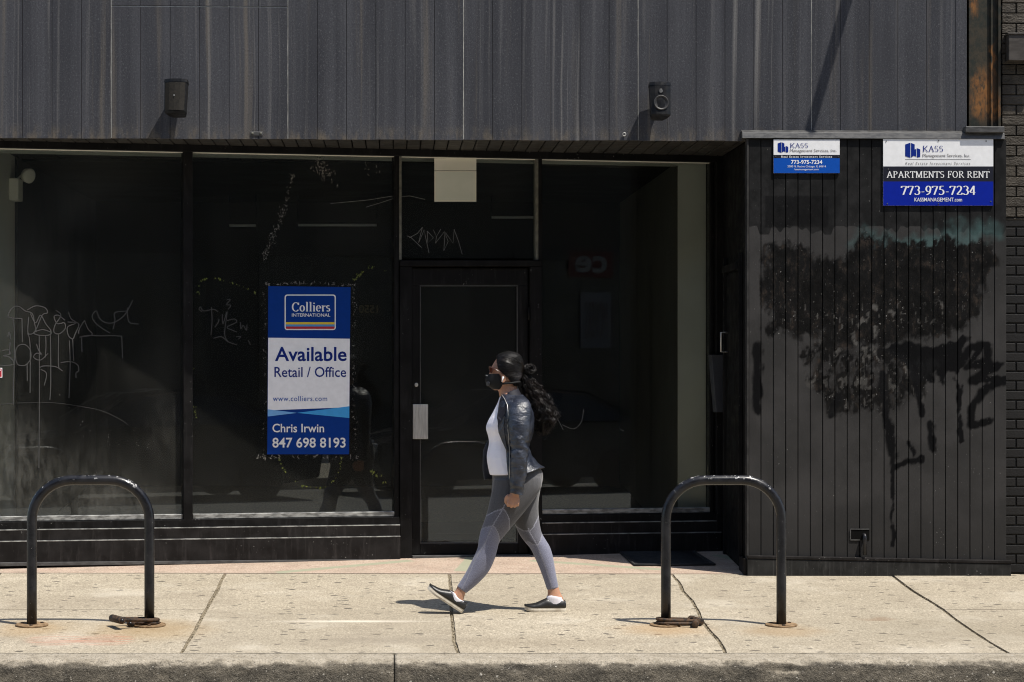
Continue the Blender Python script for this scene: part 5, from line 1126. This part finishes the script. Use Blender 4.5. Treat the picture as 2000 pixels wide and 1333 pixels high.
for sg in (-1, 1):
    R = [zp(464 + 9 * cos(t) + (3 if sin(t) > 0 else 0), 190 - 17 * sin(t), sg * .071) for t in [2 * pi * k / 14 for k in range(14)]]
    ear.append(tubev(R, .0055, 8, True, True)); ear.append(loftv([(458, 176, 472, 176, sg * .066, .006), (457, 190, 474, 190, sg * .067, .007), (460, 205, 468, 205, sg * .066, .005)], 10))
bd = remesh([loftv(head), loftv(nose), loftv(neck), loftv(shrink(trunk, .03)), loftv(arm(-1)), loftv(arm(1)), loftv(shrink(nearleg, .10)), loftv(shrink(farleg, .10)), loftv(ankN), loftv(ankF)] + hand(-1) + hand(1) + ear, .0042, 3, .45)
body = pmesh('body', bd, M['skin'])
# ---- top
shirt = [(452, 268, 530, 262, 0, .085), (440, 300, 562, 286, 0, .148), (420, 340, 582, 332, 0, .16), (398, 380, 590, 374, 0, .158), (388, 412, 590, 412, 0, .15), (397, 446, 578, 452, 0, .13), (402, 478, 566, 488, 0, .125), (394, 520, 580, 520, 0, .135), (392, 548, 592, 545, 0, .142), (398, 590, 612, 580, 0, .152), (406, 624, 632, 612, 0, .158)]
top_ = remesh([loftv(shirt)], .006, 3, .5); tp = pmesh('shirt', top_, M['top'])
# ---- jacket: open shell, edge to edge round the back
LV = [(262, 462, 458, 532, .072, 0, None), (280, 452, 446, 560, .128, 0, None), (300, 446, 440, 580, .165, 0, None), (340, 440, 420, 597, .178, 0, None), (390, 446, 392, 602, .176, 0, None), (440, 460, 390, 595, .165, 0, None), (480, 470, 398, 582, .152, 0, 395), (515, 474, 390, 582, .156, 3, 380), (560, 476, 390, 602, .17, 12, 377), (605, 480, 396, 628, .182, 28, 377), (648, 486, 404, 648, .19, 58, 384)]
LV = cr([tuple((q if q is not None else 420 + 10 * (r[0] < 400)) for q in r) for r in LV], 4)
V, Fc, NJ = [], [], 40
for zy, ex, fx, bx, b, tilt, far in LV:
    xc, A = (fx + bx) / 2, (bx - fx) / 2 + 3; t0 = math.acos(max(-1, min(1, (xc - ex) / A)))
    fxx = max(fx - 1, min(far, ex)); t1 = math.acos(max(-.98, min(.98, (xc - max(far, fx + 4)) / A)))
    for j in range(NJ + 1):
        s = j / NJ; t = t0 + (2 * pi - t1 - t0) * s
        x = xc - A * cos(t); y = -(b + .008) * sin(t)
        if zy > 470 and s > .86:                                     # far front panel swings forward
            q = (s - .86) / .14; x = x + (far - x) * q; y = y + (.12 - y) * q * .6
        wr_ = mnoise.noise(Vector((x * .05, y * 14, zy * .045))) * .006
        zz = zy - tilt * max(0, min(1, (x - 480) / 140)) if zy > 500 else zy
        fold = .004 * sin(zy * .19 + s * 9) * (1 if 455 < zy < 520 else .3)
        p = zp(x, zz, y * (1 + (wr_ + fold) / .17)); p.x += wr_ * (1 if x > xc else -.3); V.append(p)
n = NJ + 1
for i in range(len(LV) - 1):
    for j in range(NJ): Fc.append((i * n + j, i * n + j + 1, (i + 1) * n + j + 1, (i + 1) * n + j))
jk = mk('jacket', V, Fc, None, PE, True, [M['jacket'], M['lining']])
sd = jk.modifiers.new('s', 'SOLIDIFY'); sd.thickness = .005; sd.offset = 0; sd.material_offset = 0
def sleeve(sg):
    y = lambda a: sg * a
    R = [(503, 272, 550, 262, y(.085), .024), (492, 288, 566, 277, y(.128), .036), (482, 312, 582, 300, y(.16), .048), (478, 350, 586, 342, y(.18), .053), (479, 395, 582, 392, y(.197), .055), (483, 440, 575, 438, y(.206), .052), (490, 480, 568, 482, y(.212), .048), (493, 525, 569, 532, y(.216), .047), (492, 575, 565, 586, y(.216), .044), (489, 630, 556, 642, y(.212), .039), (487, 672, 551, 685, y(.208), .036), (486, 694, 549, 708, y(.206), .035)]
    v, f = loftv(R, 26, 6)
    seg = 26
    for i in range(len(v)):
        r = i // seg; ph = 2 * pi * (i % seg) / seg; q = r / (len(v) / seg)
        cz = 1240 - (v[i].z - PB.z) * PS
        amp = .010 * math.exp(-((cz - 500) / 60) ** 2) + .006 * math.exp(-((cz - 640) / 60) ** 2) + .003
        d = mnoise.fractal(Vector((cz * .055, cos(ph) * 1.1 + cz * .012, sin(ph) * 1.1 + sg)), 1, 2, 3) * amp
        v[i] = v[i] + Vector((cos(ph) * -d, -sin(ph) * d, 0))
    return v, f
for sg in (-1, 1):
    v, f = sleeve(sg); s_ = mk('sleeve', v, f, M['jacket'], jk, True)
    tube('cuff_seam', [zp(517 + 32 * cos(t) , 690 + 6 * cos(t), sg * .207 - .0362 * sin(t)) for t in [2 * pi * k / 20 for k in range(20)]], .0022, M['jacket'], jk, 6, True) if False else None
# lapel, collar, zip edge, peplum seam
def yj(x, zy, off=.012):
    best = min(LV, key=lambda r: abs(r[0] - zy)); zy_, ex, fx, bx, b, _, _ = best; xc, A = (fx + bx) / 2, (bx - fx) / 2 + 3
    c = max(-1, min(1, (xc - x) / A)); return -(b + .008) * sqrt(max(0.02, 1 - c * c)) - off
def sheet(name, P, mat, par, th=.006, off=.012):
    pts = [zp(x, z, yj(x, z, off)) for x, z in P]; return prism(name, pts, Vector((0, th, 0)), mat, par, .002)
sheet('lapel', [(456, 264), (449, 285), (441, 320), (434, 362), (438, 396), (452, 378), (468, 345), (478, 305), (473, 280)], M['lining'], jk, .005, .014)
sheet('lapel', [(436, 398), (440, 430), (456, 470), (474, 510), (480, 508), (470, 455), (462, 400), (468, 352)], M['jacket'], jk, .005, .012)
tube('zip', [zp(x, z, yj(x, z, .018)) for x, z in ((457, 262), (468, 280), (479, 308), (482, 350), (480, 400), (484, 450), (488, 500), (488, 560), (488, 650))], .0024, M['alu'], jk, 6)
clr = loftv([(456, 268, 530, 236, 0, .066), (452, 276, 538, 252, 0, .08), (446, 290, 552, 274, 0, .1)], 24, 3)
collar_v = [p for p in clr[0]]; nseg = 24; rr = len(collar_v) // nseg
keep = [f for f in clr[1] if len(f) == 4 and not any((i % nseg) in (20, 21, 22, 23, 0, 1, 2, 3, 4) for i in f)]
co = mk('collar', collar_v, keep, None, jk, True, [M['lining']]); so_ = co.modifiers.new('s', 'SOLIDIFY'); so_.thickness = .006
sheet('inner_collar', [(486, 252), (505, 238), (520, 232), (520, 244), (505, 250)], omat('mauve_cloth', lambda g, v: g.done((.40, .27, .33), .8, 0, None, .2)), jk, .004, .0) if False else None
for pts in ([(478, 318), (520, 300), (560, 292), (585, 312)],): pass
tube('belt_seam', [zp(xc_, 486 - 4 * k_, yj(xc_, 486, .006)) for k_, xc_ in enumerate(range(572, 582, 3))], .003, M['jacket'], jk, 6) if False else None
# ---- shoes and socks
def shoe(heel, toe, y, label=None):
    h, t = zp(*heel, y), zp(*toe, y); ax = (t - h).normalized(); L = (t - h).length; upv = Vector((0, -1, 0)).cross(ax); upv = -upv if upv.z < 0 else upv
    lat = Vector((0, 1, 0))
    def at(s, w_, z_): return h + ax * (L * s) + lat * w_ + upv * z_
    W = [(0, .018), (.03, .027), (.12, .033), (.3, .034), (.5, .039), (.68, .046), (.82, .045), (.92, .036), (.98, .02), (1, .006)]
    def wid(s):
        for (a, b), (c, d) in zip(W[:-1], W[1:]):
            if a <= s <= c: return b + (d - b) * (s - a) / (c - a)
        return .006
    spring = lambda s: .012 * max(0, (s - .72) / .28) ** 2
    out = [(s, wid(s)) for s in [k / 24 for k in range(25)]]; ring = [(s, w_) for s, w_ in out] + [(s, -w_) for s, w_ in out[::-1]]
    n = len(ring); V = [at(s, w_, .001 + spring(s)) for s, w_ in ring] + [at(s, w_ * 1.06, .012 + spring(s)) for s, w_ in ring] + [at(s, w_ * 1.03, .026 + spring(s)) for s, w_ in ring]
    Fc = [tuple(range(n - 1, -1, -1)), tuple(2 * n + i for i in range(n))] + [(r * n + i, r * n + (i + 1) % n, (r + 1) * n + (i + 1) % n, (r + 1) * n + i) for r in range(2) for i in range(n)]
    HT = [(0, .062), (.06, .074), (.16, .07), (.3, .066), (.40, .078), (.46, .082), (.58, .068), (.72, .052), (.86, .043), (.95, .036), (1, .028)]
    def hgt(s):
        for (a, b), (c, d) in zip(HT[:-1], HT[1:]):
            if a <= s <= c: return b + (d - b) * (s - a) / (c - a)
        return .03
    U, Fu, sg_ = [], [], 14
    S_ = [k / 26 for k in range(27)]
    for s in S_:
        ww, hh = wid(s) * .99, max(.008, hgt(s) - .025)
        for j in range(sg_ + 1):
            a = pi * j / sg_; cx_ = cos(a); cx_ = math.copysign(abs(cx_) ** .7, cx_); sz = sin(a) ** .75
            U.append(at(s, ww * cx_, .0255 + spring(s) + hh * sz))
    m = sg_ + 1
    for i in range(len(S_) - 1):
        for j in range(sg_):
            s = (S_[i] + S_[i + 1]) / 2
            if .05 < s < .40 and 3 < j < sg_ - 4: continue                       # the opening
            Fu.append((i * m + j, i * m + j + 1, (i + 1) * m + j + 1, (i + 1) * m + j))
    Fu.append(tuple(range(m)))
    sh_ = mk('shoe', U, Fu, M['shoe'], PE, True); sm = sh_.modifiers.new('s', 'SOLIDIFY'); sm.thickness = .003
    mk('sole', V, Fc, M['rubber'], sh_); 
    E = [at(.405 + .01 * 0, wid(.4) * .8 * cos(a), .026 + (hgt(.42) - .022) * sin(a) ** .75) for a in [pi * k / 10 for k in range(1, 10)]]
    gs = [at(.5 + .06 * abs(cos(a)), wid(.5) * .99 * math.copysign(abs(cos(a)) ** .7, cos(a)), .0275 + (hgt(.52) - .025) * sin(a) ** .75) for a in [pi * k / 12 for k in range(13)]]
    tube('elastic_edge', gs, .002, M['mask'], sh_, 6)
    return sh_
shoe((279, 1239), (120, 1134), NR * .7); shoe((750, 1240.5), (564, 1240.5), FR * .66)
sN = [(238, 1126, 250, 1133, NR * .7, .0) if False else (226, 1136, 252, 1150, NR * .7, .036), (222, 1142, 276, 1178, NR * .7, .037), (216, 1152, 290, 1190, NR * .7, .037), (205, 1170, 278, 1222, NR * .7, .033)]
sF = [(672, 1164, 734, 1176, FR * .66, .036), (664, 1172, 738, 1186, FR * .66, .038), (658, 1190, 742, 1200, FR * .66, .036), (656, 1212, 742, 1215, FR * .66, .033)]
for R in (sN, sF):
    v, f = loftv(R, 18, 4); mk('sock', v, f, M['sock'], PE, True)
# ---- head wear
mk_l = [(170, 401, 446), (180, 390, 452), (192, 384, 455), (203, 384, 458), (214, 389, 461), (224, 399, 458), (233, 413, 453), (240, 427, 447)]
V, Fc, NM = [], [], 24
for zy, fx, ex in cr([tuple(float(q) for q in r) for r in mk_l], 3):
    hb = min(head, key=lambda r: abs(r[1] - zy)); i_ = head.index(hb)
    lo = [r for r in head if r[1] <= zy][-1]; hi = ([r for r in head if r[1] > zy] or [lo])[0]; t_ = 0 if hi is lo else (zy - lo[1]) / (hi[1] - lo[1])
    bx = lo[2] + (hi[2] - lo[2]) * t_; b = lo[5] + (hi[5] - lo[5]) * t_ + .006; hf = lo[0] + (hi[0] - lo[0]) * t_
    xc = (hf + bx) / 2; A0 = (bx - hf) / 2; t1 = math.acos(max(-.9, min(.9, (xc - ex) / A0)))
    for j in range(NM + 1):
        q = -1 + 2 * j / NM; t = q * t1; x = xc - (A0 + 4) * cos(t); k_ = (1 - abs(q)) ** .8; x = x - (x - fx) * k_ * (1 if x > fx else 0) * .92
        V.append(zp(x, zy, b * sin(t) * (1 - .25 * k_)))
n = NM + 1; rows = len(V) // n
for i in range(rows - 1):
    for j in range(NM): Fc.append((i * n + j, i * n + j + 1, (i + 1) * n + j + 1, (i + 1) * n + j))
fm = mk('face_mask', V, Fc, M['mask'], PE, True); q_ = fm.modifiers.new('s', 'SOLIDIFY'); q_.thickness = .004
lathe('valve', zp(398, 214, -.034), (-.75, -.65, -.05), [(0, .0145), (.006, .0145), (.008, .011), (.008, 0)], omat('valve_plastic', lambda g, v: g.done((.03, .03, .032), .4, 0, None, .5)), fm, 20)
for sg in (-1, 1): tube('strap', [zp(455, 214, sg * .0615), zp(474, 212, sg * .066), zp(500, 210, sg * .066), zp(520, 208, sg * .058), zp(540, 206, sg * .035)], .0065, M['mask'], fm, 8)
tube('nose_clip', [zp(396, 178, -.02), zp(389, 176, 0), zp(396, 178, .02)], .004, M['alu'], fm, 6)
sgl = tube('sunglasses', [zp(412, 141, -.066), zp(404, 138, -.035), zp(402, 144, 0), zp(404, 138, .035), zp(412, 141, .066)], .0035, M['gframe'], PE, 8)
for sg in (-1, 1):
    L_ = [(-.9, .7), (-.5, 1), (.6, 1), (1, .5), (.8, -.6), (.2, -1), (-.5, -.9), (-.9, -.2)]
    C_ = zp(404, 152, sg * .038); pts = [C_ + Vector(((a + .9) * .010, sg * a * .026, b * .018)) for a, b in L_]
    prism('lens', pts, Vector((.002, 0, 0)), M['lens'], sgl); tube('rim', pts, .0018, M['gframe'], sgl, 6, True)
    tube('temple', [zp(411, 141, sg * .068), zp(428, 149, sg * .076), zp(450, 162, sg * .081), zp(462, 171, sg * .078)], .0032, M['gframe'], sgl, 8)
for sg in (-1, 1):
    bud = lathe('earbud', zp(463, 186, sg * .074), (0, sg, 0), [(0, .0065), (.006, .007), (.009, .004)], M['bud'], PE, 12, True)
    tube('stem', [zp(463, 187, sg * .081), zp(458, 206, sg * .079)], .0033, M['bud'], bud, 8)
# ---- hair: combed cap, bun, curly ponytail
HC = [(74, 470, 470, 512, .03), (80, 452, 452, 530, .05), (90, 440, 436, 544, .068), (104, 437, 424, 551, .077), (122, 438, 414, 556, .081), (140, 441, 408, 557, .0825), (154, 448, 406, 556, .081), (168, 462, 408, 552, .078), (184, 482, 434, 547, .075), (198, 492, 438, 541, .070), (212, 504, 445, 534, .063), (224, 514, 450, 528, .054)]
V, Fc, NH = [], [], 36
RC = cr([tuple(float(q) for q in r) for r in HC], 4)
for zy, ex, fx, bx, b in RC:
    xc, A = (fx + bx) / 2, (bx - fx) / 2; t0 = math.acos(max(-1, min(.999, (xc - ex) / A)))
    for j in range(NH + 1):
        t = t0 + (2 * pi - 2 * t0) * j / NH; d = mnoise.noise(Vector((t * 3, zy * .12, 1))) * .0025
        V.append(zp(xc - (A + d * 700) * cos(t), zy + 6 * (1 - cos(t)) * .5 * 0, -(b + d) * sin(t)))
n = NH + 1
for i in range(len(RC) - 1):
    for j in range(NH): Fc.append((i * n + j, i * n + j + 1, (i + 1) * n + j + 1, (i + 1) * n + j))
V.append(zp(490, 69, 0)); Fc += [(len(V) - 1, j + 1, j) for j in range(NH)]
ha = mk('hair', V, Fc, M['hair'], PE, True); hs = ha.modifiers.new('s', 'SOLIDIFY'); hs.thickness = .008; hs.offset = 0
rng = random.Random(5)
def strandset(name, N, fn, r0, parent):
    parts = []
    for _ in range(N):
        pts, rad = fn(); parts.append(tubev(pts, rad, 3, False))
    v, f = join(parts); o = mk(name, v, f, M['strand'], parent, True); return o
def bunf():
    a0 = rng.uniform(0, 2 * pi); R = rng.uniform(10, 26); ph = rng.uniform(-.5, .5); cx, cz = 585 + rng.gauss(0, 3), 147 + rng.gauss(0, 3); P = []
    for k in range(14):
        t = a0 + k / 13 * pi * 1.5; P.append(zp(cx + R * 1.05 * cos(t), cz - R * .72 * sin(t), .018 * sin(t * 1.3 + ph * 4) + ph * .03))
    return P, [.0012] * 14
strandset('bun', 240, bunf, .002, ha)
PC = [(546, 160), (566, 188), (590, 228), (615, 275), (640, 325), (655, 375), (655, 415), (648, 445)]
PW = [14, 22, 32, 42, 50, 50, 36, 14]
CP = cr([(float(a), float(b), float(w_)) for (a, b), w_ in zip(PC, PW)], 7)
def lock():
    th, rr = rng.uniform(0, 2 * pi), rng.random() ** .55; ex = max(.45, min(1.0, rng.gauss(.86, .14))); m = int(ex * (len(CP) - 1)); P = []
    amp = rng.uniform(5, 12); fq = rng.uniform(.6, 1.2); p1, p2 = rng.uniform(0, 6.28), rng.uniform(0, 6.28); fly = rng.gauss(0, 15) if rng.random() < .35 else 0
    for i in range(m + 1):
        x, z, w_ = CP[i]; t = i / (len(CP) - 1); nx, nz = .82, .56; k = rr * w_ * cos(th)
        a_ = amp * min(1, t * 3.5) * (.7 + .6 * t); q = i * fq * .34; n1, n2, n3 = (mnoise.fractal(Vector((q, p1 * 7 + o_, p2 * 5)), 1, 2, 3) for o_ in (0, 31, 67)); c_ = .45 * sin(fq * i + p1)
        P.append((x + k * nx + a_ * (2.1 * n1 + c_) + fly * t * t, z - k * nz + a_ * (1.6 * n2 + .8 * c_) - .4 * fly * t * t, rr * sin(th) * w_ / PS * .8 + a_ / PS * (1.6 * n3 + .4 * cos(fq * i + p2))))
    return P
LOCKS = [lock() for _ in range(170)]
def pony():
    L_ = rng.choice(LOCKS); sp = rng.gauss(0, 2.6), rng.gauss(0, 2.6), rng.gauss(0, .004); m = max(6, int(len(L_) * rng.uniform(.8, 1))); wild = rng.random() < .10; d = rng.gauss(0, 16), rng.gauss(-4, 12); P = []; ph = rng.uniform(0, 6)
    for i, (x, z, y) in enumerate(L_[:m]):
        t = i / max(1, m - 1); k = .6 + .8 * t; P.append(zp(x + sp[0] * k + (d[0] * t * t + 3 * sin(i * .8 + ph) if wild else 0), z + sp[1] * k + (d[1] * t * t if wild else 0), y + sp[2] * k))
    return P, [.0005 if wild else rng.choice((.0008, .0011, .0014))] * (m - 1) + [.0004]
strandset('ponytail', 1700, pony, .0017, ha)
def capp(zy, t):
    for a, b in zip(RC[:-1], RC[1:]):
        if a[0] <= zy <= b[0]:
            k = (zy - a[0]) / (b[0] - a[0]); _, ex, fx, bx, hw = [p + (q - p) * k for p, q in zip(a, b)]; break
    else: _, ex, fx, bx, hw = RC[-1] if zy > RC[-1][0] else RC[0]
    xc, A = (fx + bx) / 2, (bx - fx) / 2; return zp(xc - (A + 3.2) * cos(t), zy, -(hw + .0045) * sin(t)), math.acos(max(-1, min(.999, (xc - ex) / A)))
def combed():
    zs = rng.uniform(76, 222); sg = rng.choice((-1, 1)); _, t0 = capp(zs, 1.0); t0 = t0 - rng.uniform(-.12, .08) if rng.random() < .6 else rng.uniform(t0, 2.6)
    ze, te = 162 + rng.gauss(0, 7), pi - rng.uniform(0, .12); P = []; n = 11; b0 = rng.uniform(-5, 5); ph = rng.uniform(0, 6)
    for k in range(n):
        q = k / (n - 1); zz = zs + (ze - zs) * q ** 1.25 + b0 * sin(pi * q) + .9 * sin(ph + 5 * q); p, _ = capp(max(75, min(223, zz)), sg * (t0 + (te - t0) * q)); P.append(p)
    return P, [.0007] + [rng.choice((.0007, .001, .0014))] * (n - 2) + [.0007]
strandset('combed_strand', 620, combed, .001, ha)
def loose():
    x0 = rng.uniform(442, 508); P = []; s = rng.uniform(-6, 8)
    for k in range(8): t = k / 7; P.append(zp(x0 + t * (30 + s), 72 + .0 + (x0 - 490) ** 2 * .0065 + rng.uniform(-1.2, 1.2) + 12 * t * t - 2 - s * .25, rng.uniform(-.02, .02)))
    return P, [.0005] * 8
strandset('flyaway', 70, loose, .001, ha)
